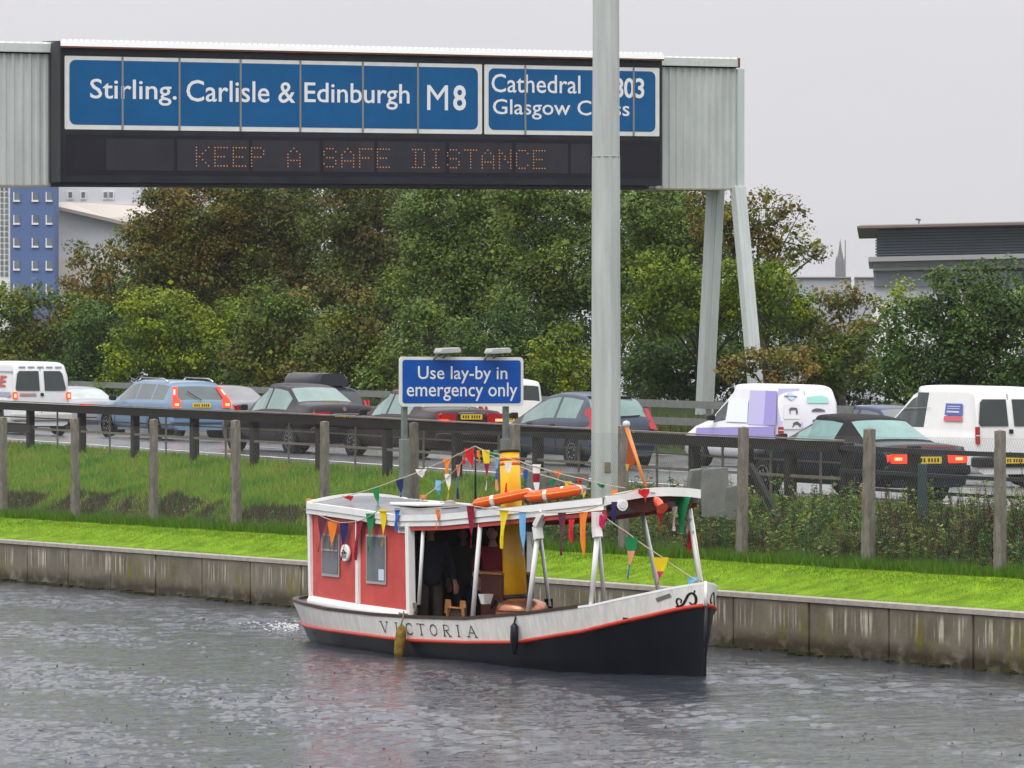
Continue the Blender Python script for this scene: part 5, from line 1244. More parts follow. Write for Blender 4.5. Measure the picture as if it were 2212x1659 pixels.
# scroll ornament on the starboard bow (and mirrored on the other cheek)
def scr(pts): return [(A_z(u, v, interp(A0, GB))[0], A_z(u, v, interp(A0, GB))[1]) for u, v, A0 in pts]
def spl(P, n=6):
    out = []
    for i in range(len(P) - 1):
        p0, p1, p2, p3 = P[max(i - 1, 0)], P[i], P[i + 1], P[min(i + 2, len(P) - 1)]
        for k in range(n):
            t = k / n; out.append(tuple(.5 * (2 * b + (c - a) * t + (2 * a - 5 * b + 4 * c - d) * t * t + (3 * b - a - 3 * c + d) * t ** 3) for a, b, c, d in zip(p0, p1, p2, p3)))
    return out + [P[-1]]
def nearA(u):
    A = .3
    for _ in range(25): A = .5 * A + .5 * A_z(u, 1290, interp(A, GB) - .03)[0]
    return A
curve = [(1459, 1311), (1466, 1310), (1475, 1306), (1482, 1297), (1489, 1286), (1498, 1281), (1505, 1288), (1505, 1300), (1498, 1306), (1490, 1301)]
curve2 = [(1464, 1309), (1462, 1300), (1466, 1293), (1473, 1296), (1471, 1303)]; curve3 = [(1498, 1281), (1503, 1280), (1505, 1275)]
mb = MB()
for cvs, w_ in ((curve, .028), (curve2, .022), (curve3, .016)):
    P = [(nearA(u), A_z(u, v, interp(nearA(u), GB) - .03)[1]) for u, v in cvs]; stroke(mb, spl(P), w_, w_ * .7)
mb.build('bow_scroll', LETB, bt_)
mb = MB()
P = [(nearA(u), A_z(u, v, interp(nearA(u), GB) - .03)[1]) for u, v in curve]
def hullp(A, z): p = hull(qsolve(A, z), z, 1, .008); return p
a = [hullp(x + .012, z + .012) for x, z in spl(P)]; b = [hullp(x - .012, z - .012) for x, z in spl(P)]; mb.grid([a, b], sm=False); mb.build('bow_scroll', LETB, bt_)
A, z = A_z(1330, 1339, .78); mb = MB(); stroke(mb, [(A - .04, z), (A + .05, z)], .05); mb.build('drain_hole', LETB, bt_)
mb = MB(); A0, z0 = nearA(1420), A_z(1420, 1282, .42)[1]; A1, z1 = nearA(1452), A_z(1452, 1271, .3)[1]
stroke(mb, [(A0, z0 - .085), (A1, z1 - .085)], .05); mb.build('fairlead_slot', mat('slot_shadow', (.16, .15, .14), .8), bt_)
# stem, keel line, floor and fore deck
MB().tube([(.05, 0, .95), (.03, 0, .5), (.01, 0, 0), (0, 0, -.4)], [.025, .028, .03, .03], 8).build('stem_post', NV, bt_)
MB().tube([(.045, 0, 1.275), (.05, 0, 1.1), (.05, 0, .955)], .022, 8).build('stem_head', WPNT, bt_)
rows = [[hull(q, .10, -1, -.07), hull(q, .10, 1, -.07)] for q in QS[8:-8]]
MB().grid(rows, sm=False).build('floor_boards', INNER, bt_)
rows = [[hull(q, interp(-.05 + 11.5 * q, ZG) - .14, -1, -.07), Vector((hull(q, 1, 1).x, 0, interp(-.05 + 11.5 * q, ZG) - .10)), hull(q, interp(-.05 + 11.5 * q, ZG) - .14, 1, -.07)] for q in QS if .04 < q < .12]
MB().grid(rows, sm=False).build('fore_deck', mat('deck_brown', (.12, .07, .05), .6, var=.3), bt_)
rows = [[hull(q, .5, -1, -.06), hull(q, .5, 1, -.06)] for q in QS if q > .86]
MB().grid(rows, sm=False).build('stern_deck', mat('stern_deck_grey', (.30, .31, .32), .6), bt_)
# ---- cabin
CW = lambda A: interp(A, [(6.3, .93), (8.2, .90), (9.4, .80), (9.75, .76), (9.95, .74)])
RW = [(1.32, .72), (1.8, .82), (3, .95), (5, 1.0), (6.7, 1.0), (8.2, .95), (9.8, .82)]
ZF = [(1.32, 2.345), (1.8, 2.30), (3.5, 2.165), (5.3, 2.04), (6.7, 1.995), (8.2, 2.06), (9.8, 2.105)]       # top of the fascia
def cz(A): return interp(A, [(6.3, .585), (8.2, .62), (9.95, .665)])
CA = [6.32, 6.7, 7.1, 7.5, 7.9, 8.3, 8.7, 9.1, 9.5, 9.9]
W1 = (bp(700, 1140, .82), bp(738, 1232, .86)); W2 = (bp(779, 1130, .87), bp(818, 1240, .9))
for side in (-1, 1):
    rows = [[Vector((-A, side * (CW(A) + .0), z_)) for z_ in (cz(A) - .05, cz(A) + .6, interp(A, ZF) - .1)] for A in CA]
    MB().grid(rows, sm=False).build('cabin_wall', REDC, bt_)
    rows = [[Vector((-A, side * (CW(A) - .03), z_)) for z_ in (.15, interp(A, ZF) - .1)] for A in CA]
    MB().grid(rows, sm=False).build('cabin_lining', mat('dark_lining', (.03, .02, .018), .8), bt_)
    rows = []
    for A in CA: rows.append([Vector((-A, side * (CW(A) + .002 + .075 * math.cos(a)), cz(A) - .03 + .085 * math.sin(a))) for a in (-.5, 0, .5, 1.0, 1.57)])
    MB().grid(rows).build('cabin_skirt', WPNT, bt_)
    for uT, A in (('s', 9.88), ('m', 8.05), ('f', 6.36)):
        wd = .075 if uT != 'f' else .10; y = side * (CW(A) + .018)
        MB().bar((-A, y, cz(A)), (-A + (.0 if uT != 'x' else .1), side * (interp(A, RW) - .03), interp(A, ZF) - .13), wd, .05 if uT != 'f' else .10, up=(0, 1, 0)).build('corner_post', WPNT, bt_)
    for (A0, A1, z0_, z1_) in ((8.75, 9.42, 1.03, 1.66), (7.15, 7.78, .98, 1.69)):
        wy = side * (CW((A0 + A1) / 2) + .012)
        ya, yb = side * (CW(A0) + .012), side * (CW(A1) + .012)
        P = [(-A0, ya, z0_), (-A1, yb, z0_), (-A1, yb, z1_), (-A0, ya, z1_)]
        o = MB().prism(P, (0, side * .012, 0)).build('cabin_window', mat('window_frame_grey', (.36, .36, .35), .5), bt_)
        P = [(-A0 - .03, ya + side * .016, z0_ + .05), (-A1 + .03, yb + side * .016, z0_ + .05), (-A1 + .03, yb + side * .016, z1_ - .03), (-A0 - .03, ya + side * .016, z1_ - .03)]
        MB().prism(P, (0, side * .004, 0)).build('pane', mat('cabin_glass', (.14, .155, .165), .12, coat=.5, var=.3, vs=3), o)
        if A0 > 8: MB().bar((-A0 - .02, ya + side * .028, z1_ - .24), (-A1 + .02, yb + side * .028, z1_ - .24), .01, .025).build('glazing_bar', mat('window_frame_grey', (.36, .36, .35), .5), o)
        elif side < 0: MB().box((-7.27, wy - .024, 1.12), (.17, .006, .16)).build('window_sticker', mat('sticker_pale', (.55, .62, .72), .5), o)
A = 9.93
MB().prism([(-A, -CW(A), cz(A) - .1), (-A, CW(A), cz(A) - .1), (-A, CW(A), interp(9.8, ZF) - .1), (-A, -CW(A), interp(9.8, ZF) - .1)], (-.03, 0, 0)).build('stern_wall', REDC, bt_)
# crest and number plate
yb_ = -(CW(8.4) + .05)
o = MB().lathe([(.125, -.02), (.125, .02), (.115, .026)], 24, Matrix.Translation((-8.42, yb_, 1.40)) @ Matrix.Rotation(math.pi / 2, 4, 'X')).build('cabin_crest', WPNT, bt_)
m = MB().box((-8.42, yb_ - .03, 1.40), (.17, .006, .018))
for k in range(4): m.box((-8.48 + k * .04, yb_ - .03, 1.35), (.012, .006, .06))
for k in range(6): m.box((-8.46 + k * .016, yb_ - .03, 1.425 + .012 * math.sin(k)), (.012, .006, .02))
m.build('crest_mark', LETB, o)
m = MB().box((-6.62, -(CW(6.6) + .02), 1.79), (.26, .01, .10)).build('number_board', WPNT, bt_)
mm = MB()
for k in range(5): mm.box((-6.70 + k * .04, -(CW(6.6) + .027), 1.785), (.02, .004, .05))
mm.build('number_marks', mat('number_grey', (.3, .32, .35), .5), m)
# ---- roof
RA = [1.32 + k * (9.85 - 1.32) / 34 for k in range(35)]
def heel(A): return interp(A, [(1.3, .055), (4, .025), (10, .025)])
def roofz(A, y): w_ = interp(A, RW); cb = interp(A, [(1.2, .07), (4, .08), (9.8, .10)]); return interp(A, ZF) - .035 + heel(A) * (y + w_) + cb * (1 - (y / w_) ** 2)
rows = [[Vector((-A, k / 8 * interp(A, RW) * .99, roofz(A, k / 8 * interp(A, RW)) + .006)) for k in range(-8, 9)] for A in RA]
MB().grid(rows).build('roof', mat('roof_grey', (.15, .155, .17), .3, var=.3, vs=2.5, coat=.1), bt_)
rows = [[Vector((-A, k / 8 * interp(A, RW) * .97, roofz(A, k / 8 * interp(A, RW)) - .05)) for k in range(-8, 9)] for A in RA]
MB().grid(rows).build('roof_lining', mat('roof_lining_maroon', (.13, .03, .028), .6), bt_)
for side in (-1, 1):
    P = lambda A, o_, z_: Vector((-A, side * (interp(A, RW) + o_), interp(A, ZF) + z_ + heel(A) * (side + 1) * interp(A, RW)))
    MB().grid([[P(A, .0, -.09), P(A, .035, -.09), P(A, .035, .0), P(A, -.045, .0), P(A, -.045, -.04)] for A in RA], sm=False, close=True).build('roof_fascia', WPNT, bt_)
    MB().grid([[P(A, -.02, -.165), P(A, .014, -.165), P(A, .014, -.092), P(A, -.02, -.092)] for A in RA], sm=False, close=True).build('roof_fascia', WPNT, bt_)
    rv = [A for A in RA if A < 6.4]
    MB().grid([[P(A, -.03, -.225), P(A, -.012, -.225), P(A, -.012, -.166), P(A, -.03, -.166)] for A in rv], sm=False, close=True).build('roof_valance', REDC, bt_)
def crossfascia(A, name, h0, h1, th, m, wk=1.03):
    rows = []
    for k in range(-12, 13):
        y = k / 12 * interp(A, RW) * wk; z_ = roofz(A, y / wk) + .035
        rows.append([Vector((-A, y, z_ + h0)), Vector((-A + th, y, z_ + h0)), Vector((-A + th, y, z_ + h1)), Vector((-A, y, z_ + h1))])
    return MB().grid(rows, sm=False, close=True).build(name, m, bt_)
crossfascia(1.31, 'roof_fascia', -.105, .012, .04, WPNT); crossfascia(9.85, 'roof_fascia', -.16, .01, -.04, WPNT)
P = []
top = [(k / 10 * .66, roofz(1.35, k / 10 * .66) - .055) for k in range(-10, 11)]
bot = [(y, z - (.02 + .20 * math.exp(-((y + .05) / .34) ** 2))) for y, z in reversed(top)]
MB().prism([(-1.40, y, z) for y, z in top + bot], (.03, 0, 0)).build('front_valance', mat('valance_maroon', (.085, .022, .018), .5), bt_)
# ---- posts
def post(u0, v0, u1, v1, b0, b1, side, r=.035, name='canopy_post'):
    a = bp(u0, v0, b0, side); b = bp(u1, v1, b1, side); return MB().tube([b, a], r, 10).build(name, WPNT, bt_)
post(915, 1132, 905, 1306, .93, .95, -1, .027); post(1038, 1128, 1021, 1334, .94, .98, -1, .033)
post(1161, 1160, 1141, 1325, .90, .94, -1, .036); post(1290, 1158, 1277, 1309, .80, .78, -1, .036)
post(1166, 1150, 1187, 1310, .90, .97, 1, .028); post(1292, 1150, 1306, 1306, .90, .95, 1, .030)
post(1388, 1108, 1424, 1282, .86, .90, 1, .032); post(1488, 1094, 1513, 1256, .76, .70, 1, .040)
# kinked brackets at the heads of the two crossed pairs
def bracket(us, b):
    pts = [bp(u, v, b) for u, v in us]; m = MB()
    for a, c in zip(pts[:-1], pts[1:]): m.bar(a, c, .09, .11, up=(0, 1, 0))
    return m.build('post_bracket', WPNT, bt_)
bracket([(1176, 1106), (1160, 1137), (1164, 1165)], .90); bracket([(1289, 1106), (1289, 1140), (1291, 1160)], .82)
MB().box(bp(1185, 1305, .97, 1) + Vector((0, 0, .0)), (.07, .1, .16)).build('post_foot', NV, bt_)
# ---- funnel, boiler and engine casing
fb_, ft_ = bp(1113, 1285, 0), bp(1100, 976, 0)
YEL = mat('funnel_yellow', (.86, .45, .008), .4, coat=.3, var=.08, vs=2)
rb, rt = .168, .138; d_ = (ft_ - fb_)
def fpt(k): return fb_ + d_ * k
o = MB().tube([fpt(0), fpt(.25), fpt(.5), fpt(.75), fpt(1)], [rb, lsm(rb, rt, .25), lsm(rb, rt, .5), lsm(rb, rt, .75), rt], 24).build('funnel', YEL, bt_)
for k, hgt in ((.937, .018), (.905, .02)): MB().tube([fpt(k), fpt(k + hgt)], lsm(rb, rt, k) + .004, 24).build('funnel_band', mat('band_red', (.6, .12, .03), .4), o)
MB().tube([fpt(.996), fpt(1.012)], rt + .012, 24).build('funnel_rim', BLKP, o)
MB().tube([fpt(-.03), fpt(-.002)], rb + .006, 24).build('funnel_base', BLKP, o)
bx_ = -A_z(1128, 1300, 0)[0]
COPP = mat('copper', (.55, .24, .15), .25, metal=.7, var=.3, vs=6); BWOOD = mat('boiler_wood', (.28, .10, .03), .5, var=.4, vs=10, stretch=(4, 4, .4))
o = MB().lathe([(.36, .1), (.37, .55), (.37, .68)], 24, Matrix.Translation((bx_, 0, 0))).build('boiler', BWOOD, bt_)
MB().lathe([(.37, .682), (.375, .70), (.33, .80), (.2, .85), (.16, .86)], 24, Matrix.Translation((bx_, 0, 0))).build('boiler_dome', COPP, o)
MB().tube([(bx_ + .02, -.3, .78), (bx_ - .2, -.3, .84), (bx_ - .35, -.3, .72)], .02, 8).tube([(bx_ + .1, .1, .8), (bx_ + .12, .1, 1.0)], .02, 8).build('pipe', BLKP, o)
cxx = -A_z(1060, 1280, .2)[0]
MAR = mat('maroon_wood', (.10, .03, .025), .5, var=.35, vs=10, stretch=(4, 4, .4)); TANW = mat('tan_wood', (.42, .20, .07), .5, var=.3, vs=10)
o = MB().box((cxx, .05, .64), (.62, .5, 1.08)).build('engine_casing', MAR, bt_, bevel=.03); MB().box((cxx, .05, 1.195), (.66, .54, .03)).build('casing_top', TANW, o)
MB().box((cxx + .35, -.55, .50), (1.1, .12, .05)).box((cxx + .35, -.62, .34), (1.1, .03, .28)).build('side_bench', BWOOD, bt_)
MB().box((bx_ - .42, -.35, .84), (.1, .1, .14), taper=1.6).build('white_mug', WPNT, bt_)
# two low wooden chairs
for k, (u, v) in enumerate(((968, 1300), (1000, 1298))):
    p = bp(u, v, .45); ch_ = thing('wooden_chair', ('left' if k == 0 else 'right') + ' of the two low tan wooden chairs inside the boat behind the gunwale', 'chair', BO, BRZ, 'chairs in the boat')
    MB().box((p.x, p.y, .70), (.20, .03, .20), taper=.75).build('backrest', TANW, ch_, bevel=.02); MB().box((p.x, p.y - .2, .42), (.32, .34, .03)).build('seat', TANW, ch_)
    for sx in (-1, 1):
        for sy in (-1, 1): MB().bar((p.x + sx * .14, p.y - .2 + sy * .15, .1), (p.x + sx * .14, p.y - .2 + sy * .15, .41), .03).build('leg', TANW, ch_)
p = bp(985, 1318, .72); MB().prism([(p.x - .26, p.y, .46), (p.x + .26, p.y, .46), (p.x + .22, p.y + .02, .72), (p.x - .20, p.y + .02, .72)], (0, .03, 0)).build('slate_board', mat('dark_board', (.05, .03, .025), .6), bt_)
m = MB()
for a, c in (((-.26, .46), (-.20, .72)), ((.26, .46), (.22, .72)), ((-.21, .72), (.23, .72))): m.bar((p.x + a[0], p.y - .012, a[1]), (p.x + c[0], p.y - .012, c[1]), .035, .02)
m.build('board_frame', TANW, bt_)
# ---- things on and round the roof
MB().tube([bp(1027, 1092, 0), bp(1027, 967, 0)], [.018, .012], 8).build('mast', BLKP, bt_)
o = MB().lathe([(.10, 0), (.11, .03), (.09, .06), (.04, .075)], 16, Matrix.Translation(bp(936, 1090, 0) + Vector((0, 0, -.02)))).build('roof_vent', WPNT, bt_)
MB().box(bp(905, 1089, .2, -1) + Vector((0, 0, .0)), (.9, .5, .045)).build('roof_hatch', WPNT, bt_, bevel=.015)
MB().lathe([(.13, 0), (.12, .05), (.08, .06), (.085, .09), (.03, .11)], 16, Matrix.Translation(bp(972, 1092, .1, -1) + Vector((0, 0, -.03)))).build('roof_vent', mat('vent_grey', (.3, .28, .27), .5), bt_)
# head lamp and horn under the front of the roof
M = Matrix.Translation(bp(1337, 1090, .60)+ Vector((.1, 0, 0))) @ Matrix.Rotation(math.pi / 2, 4, 'Y')
o = MB().lathe([(.03, -.08), (.075, -.03), (.08, .0)], 18, M).build('head_lamp', WPNT, bt_); MB().lathe([(.06, .0), (.05, .008)], 18, M).build('lens', mat('lamp_glass', (.7, .7, .68), .1, coat=1), o)
o = MB().lathe([(.02, -.1), (.05, -.05), (.06, .02), (.05, .10), (.085, .13)], 16, Matrix.Translation(bp(1415, 1085, .05) + Vector((.08, 0, 0))) @ Matrix.Rotation(2.2, 4, 'Y')).build('signal_horn', mat('horn_orange', (.75, .10, .04), .35, coat=.3), bt_)
# jack staff with a little flag
a, b = bp(1395, 1052, .0), bp(1353, 921, .0); ORW = mat('varnished_orange', (.62, .20, .03), .35, coat=.4)
fs = thing('flag_staff', 'orange varnished staff with a small furled flag at the front of the roof', 'flag', BO, BRZ)
MB().tube([a, b], [.020, .030], 10).build('staff', ORW, fs); MB().lathe([(.0, -.05), (.045, -.03), (.055, 0), (.04, .035), (0, .05)], 12, Matrix.Translation(b + Vector((0, 0, .03)))).build('staff_ball', mat('ball_silver', (.55, .57, .6), .3), fs)
fl = [bp(u, v, 0) for u, v in ((1356, 935), (1370, 975), (1372, 1000), (1356, 1020), (1352, 1002), (1355, 985))]
rows = [[fl[0], fl[0] + Vector((.02, .02, -.02))], [fl[5], fl[1]], [fl[4], fl[2]], [fl[3], fl[3] + Vector((.03, 0, .03))]]
MB().grid(rows).build('flag', mat('flag_maroon', (.32, .06, .02), .8), fs)
MB().prism([fl[3], fl[3] + Vector((.06, 0, .1)), fl[4]], (0, -.01, 0)).build('flag_trim', mat('flag_gold', (.5, .33, .08), .8), fs)
# ---- lifebuoys on the roof
ORG = mat('lifebuoy_orange', (.78, .10, .012), .4, var=.08, vs=3); RW_ = mat('reflective_white', (.8, .8, .78), .4)
def buoy(u0, v0, u1, v1, b, label, rz, tilt, rmaj=.36, rmin=.075):
    c = bp((u0 + u1) / 2, (v0 + v1) / 2, b); o = thing('lifebuoy', label, 'lifebuoy', BO + Matrix.Rotation(BRZ, 3, 'Z') @ c, BRZ, 'lifebuoys on the boat roof')
    o.rotation_euler = (tilt[0], tilt[1], BRZ)
    n, k_ = 40, 12; rows = [[Vector(((rmaj + rmin * math.cos(p)) * math.cos(a), (rmaj + rmin * math.cos(p)) * math.sin(a), rmin * math.sin(p))) for p in [2 * math.pi * j / k_ for j in range(k_)]] for a in [2 * math.pi * i / n for i in range(n + 1)]]
    MB().grid(rows, close=True).build('ring', ORG, o, merge=True)
    for a in (.6, 2.2, 3.8, 5.3):
        r2 = rmin + .003; rows = [[Vector(((rmaj + r2 * math.cos(p)) * math.cos(q), (rmaj + r2 * math.cos(p)) * math.sin(q), r2 * math.sin(p))) for p in [2 * math.pi * j / k_ for j in range(k_)]] for q in (a, a + .07, a + .14)]
        MB().grid(rows, close=True).build('white_band', RW_, o)
    MB().tube([((rmaj + .10) * math.cos(a), (rmaj + .10 + .02 * math.sin(4 * a)) * math.sin(a), .02) for a in [2 * math.pi * i / 36 for i in range(37)]], .009, 5).build('grab_line', mat('line_orange', (.75, .3, .05), .7), o)
buoy(1022, 1084, 1152, 1070, .42, 'left lifebuoy lying tilted on the boat roof in front of the funnel', 0, (.17, -.12))
buoy(1146, 1066, 1252, 1066, .36, 'right lifebuoy lying on the boat roof just beyond the funnel', 0, (.13, -.06), .33, .07)
# ---- fenders, ropes
def rope(pts, r, m, name, par): return MB().tube(pts, r, 6).build(name, m, par)
ROPE = mat('old_rope', (.20, .18, .13), .9, var=.3)
p = bp(865, 1382, 1.13); fd = thing('rope_fender', 'mossy yellow brown rope fender hanging over the letter gap in the boat name', 'fender', BO, BRZ)
MB().lathe([(.015, .22), (.05, .19), (.075, .10), (.08, -.05), (.075, -.2), (.055, -.25), (.02, -.27)], 14, Matrix.Translation(p) @ Matrix.Rotation(.22, 4, 'Y')).build('fender_body', mat('mossy_rope', (.26, .17, .03), .9, var=.55, vs=9, bump=1, bs=40), fd)
rope([p + Vector((.05, -.02, .2)), p + Vector((.05, .02, .32)), bp(872, 1330, 1.02) + Vector((0, 0, .06))], .012, ROPE, 'fender_line', fd)
p = bp(1111, 1378, 1.06); fd = thing('black_fender', 'thin black fender hanging on the boat side forward of the name', 'fender', BO, BRZ)
MB().lathe([(.02, .2), (.055, .16), (.06, -.02), (.045, -.14), (.03, -.22)], 10, Matrix.Translation(p)).build('fender_body', NV, fd)
rope([p + Vector((0, 0, .2)), bp(1116, 1331, 1.0) + Vector((0, 0, .05))], .014, NV, 'fender_line', fd)
cl = thing('mooring_rope', 'pale coil of mooring rope tied at the foot of the cabin corner post', 'rope', BO, BRZ)
c = bp(893, 1318, .92); pts = []
for k in range(60): a = k * .55; pts.append(c + Vector((.07 * math.sin(a) * (1 + .2 * math.sin(k * .37)), .03 * math.cos(k * .9), .11 * math.cos(a))))
rope(pts, .011, ROPE, 'coil', cl); rope([bp(862, 1324, 1.0), bp(878, 1326, 1.02), c + Vector((0, -.03, -.05))], .014, mat('pale_rope', (.4, .4, .34), .8), 'line', cl); rope([c + Vector((0, 0, .05)), bp(893, 1270, .9)], .011, ROPE, 'line', cl)
p = bp(1143, 1136, .55); MB().box((p.x, p.y, p.z), (.28, .1, .16)).build('hanging_bag', NV, bt_, bevel=.03)
p = bp(1143, 1165, .55); MB().prism([p + Vector(q) for q in ((-.08, 0, .12), (.08, 0, .13), (.05, 0, -.02), (.10, 0, -.15), (-.06, 0, -.05))], (0, .02, 0)).build('hanging_cloth', WPNT, bt_)

# ---- bunting
FC = {'r': (.62, .012, .02), 'g': (.01, .22, .07), 'y': (.80, .58, .01), 'o': (.82, .22, .02), 'n': (.018, .022, .11), 'b': (.03, .12, .42), 'l': (.16, .42, .70), 'w': (.72, .72, .70), 'm': (.24, .010, .03), 'p': (.12, .025, .05), 'c': (.55, .02, .09), 'k': (.70, .30, .16), 't': (.03, .20, .22), 'e': (.55, .50, .42)}
FM = {k: leaf_ for k, leaf_ in ((k, mat('flag_cloth_' + {'r': 'red', 'g': 'green', 'y': 'yellow', 'o': 'orange', 'n': 'navy', 'b': 'blue', 'l': 'light_blue', 'w': 'white', 'm': 'crimson', 'p': 'plum', 'c': 'carmine', 'k': 'peach', 't': 'teal', 'e': 'cream'}[k], c, .7)) for k, c in FC.items())}
STR = mat('bunting_string', (.42, .38, .28), .8)
def bunting(label, line, flags):
    """line: (u, v, b) points; flags: (u, v_top, v_tip, colours, width px, skew px)"""
    bn = thing('bunting', label, 'bunting', BO, BRZ, 'bunting strings on the boat')
    P = []
    for (u0, v0, b0), (u1, v1, b1) in zip(line[:-1], line[1:]):
        for k in range(8):
            q = k / 8; sag = 4 * q * (1 - q) * .012
            b_ = lsm(b0, b1, q); P.append(bp(lsm(u0, u1, q), lsm(v0, v1, q), abs(b_), 1 if b_ > 0 else -1) + Vector((0, 0, -sag)))
    u, v, b_ = line[-1]; P.append(bp(u, v, abs(b_), 1 if b_ > 0 else -1)); MB().tube(P, .0075, 5).build('string', STR, bn)
    bl__ = sorted([(u, b_) for u, v, b_ in line])
    for (u, vt, vb, cs, wd, sk) in flags:
        b_ = interp(u, bl__); side = 1 if b_ > 0 else -1; b_ = abs(b_) + .012 * side * -1 * (-1); n = 6 * len(cs); mb = MB(); ph = R.uniform(0, 6)
        rows = []
        for k in range(n + 1):
            q = k / n; w_ = wd / 2 * (1 - q) * (1 - .15 * q) + .35; uc = u + sk * q + .8 * math.sin(ph + q * 4)
            vv = lsm(vt, vb, q); row = []
            for j in (-1, 0, 1):
                pt = bp(uc + j * w_, vv, b_, side); pt.y += .018 * math.sin(ph + 5 * q + j * 1.3) * (.3 + q); row.append(pt)
            rows.append(row)
        for k in range(n):
            for j in range(2): mb.face([rows[k][j], rows[k][j + 1], rows[k + 1][j + 1], rows[k + 1][j]], mi=min(len(cs) - 1, k // 6), sm=True)
        mb.build('flag', [FM[c_] for c_ in cs], bn)
bunting('upper bunting string from the stern roof corner up to the mast top', [(676, 1086, -.82), (768, 1066, -.6), (855, 1037, -.4), (924, 1010, -.2), (1025, 964, 0)],
        [(752, 1071, 1082, 'r', 26, 4), (813, 1054, 1091, 'g', 15, 2), (864, 1034, 1074, 'n', 17, 1), (910, 1014, 1032, 'w', 26, 0), (964, 990, 1024, 'o', 19, 3), (1014, 969, 1011, 'r', 22, 5), (1003, 985, 1003, 'r', 9, 0)])
bunting('lower bunting string rising steeply from the roof hatch to the mast top', [(898, 1083, .1), (946, 1050, .05), (992, 1005, .03), (1025, 964, 0)],
        [(914, 1069, 1090, 'o', 14, -2), (948, 1038, 1080, 'lt', 12, -3), (968, 1024, 1078, 'wy', 12, 0), (989, 1004, 1078, 'kbn', 9, 1), (1034, 972, 1000, 'o', 6, 0)])
bunting('bunting string from mast top past the funnel to the bow end of roof', [(1027, 964, 0), (1076, 981, -.2), (1125, 997, -.22), (1160, 1008, -.25), (1258, 1034, -.4), (1350, 1054, -.5)],
        [(1050, 972, 1059, 'ymw', 15, 1), (1070, 977, 988, 'g', 22, 0), (1097, 998, 1066, 'wyr', 15, -3), (1160, 1003, 1081, 'wmwy', 19, -2), (1204, 1017, 1035, 'o', 20, 2), (1253, 1031, 1043, 'r', 22, 0), (1300, 1044, 1055, 'g', 22, 0), (1328, 1058, 1092, 'o', 15, -3)])
bunting('second bunting string from the mast top beyond the funnel over the lifebuoys', [(1027, 964, 0), (1073, 990, .3), (1134, 1012, .4), (1193, 1032, .35), (1258, 1049, .2), (1275, 1056, .1)],
        [(1073, 988, 1060, 'lbk', 9, 1), (1126, 1010, 1026, 'k', 14, 3), (1136, 1014, 1050, 'b', 10, -2), (1193, 1036, 1056, 'g', 13, 0), (1228, 1040, 1069, 'y', 14, -1), (1259, 1048, 1090, 'lyp', 15, 1)])
bunting('bunting string draped along the red cabin side and roof fascia', [(688, 1112, -.93), (735, 1129, -.96), (783, 1123, -1.0), (815, 1104, -1.06), (860, 1101, -1.07), (1016, 1092, -1.07), (1129, 1106, -1.06), (1250, 1105, -.98), (1298, 1090, -.9)],
        [(697, 1114, 1193, 'p', 19, -8), (719, 1126, 1198, 'o', 19, -6), (744, 1130, 1210, 'n', 17, -6), (776, 1125, 1210, 'm', 15, -8), (800, 1109, 1192, 'g', 18, -3), (828, 1099, 1179, 'y', 14, -2), (858, 1098, 1147, 'b', 14, -2), (945, 1101, 1142, 'o', 9, -1),
         (1017, 1091, 1184, 'm', 15, 0), (1088, 1101, 1185, 'y', 20, -4), (1130, 1107, 1199, 'l', 16, -1), (1213, 1108, 1200, 'p', 16, 0), (1234, 1122, 1172, 'r', 15, 0), (1260, 1106, 1201, 'o', 19, 0)])
bunting('bunting across the front edge of the roof above the bow', [(1312, 1070, -.80), (1380, 1056, -.3), (1428, 1066, .15), (1475, 1072, .5), (1505, 1066, .78)],
        [(1328, 1084, 1140, 'n', 14, -3), (1386, 1056, 1084, 'r', 34, 10), (1426, 1096, 1144, 'r', 13, -1), (1456, 1094, 1147, 'e', 13, 1), (1472, 1074, 1152, 'g', 37, 2)])
bunting('bow bunting string slanting down from the near canopy post to the stem head', [(1295, 1107, -.84), (1352, 1148, -.6), (1428, 1202, -.35), (1519, 1262, -.02)],
        [(1301, 1112, 1146, 'c', 25, -2), (1364, 1160, 1250, 'gkb', 27, -6), (1428, 1204, 1264, 'yc', 32, -6), (1497, 1247, 1268, 'l', 26, -8)])
bunting('short bunting line from the far roof corner down to the stem head', [(1500, 1082, .76), (1491, 1092, .7), (1501, 1160, .4), (1519, 1262, .02)],
        [(1494, 1084, 1096, 'y', 8, 0), (1489, 1120, 1152, 'w', 11, -4), (1492, 1146, 1190, 'r', 15, -3)])

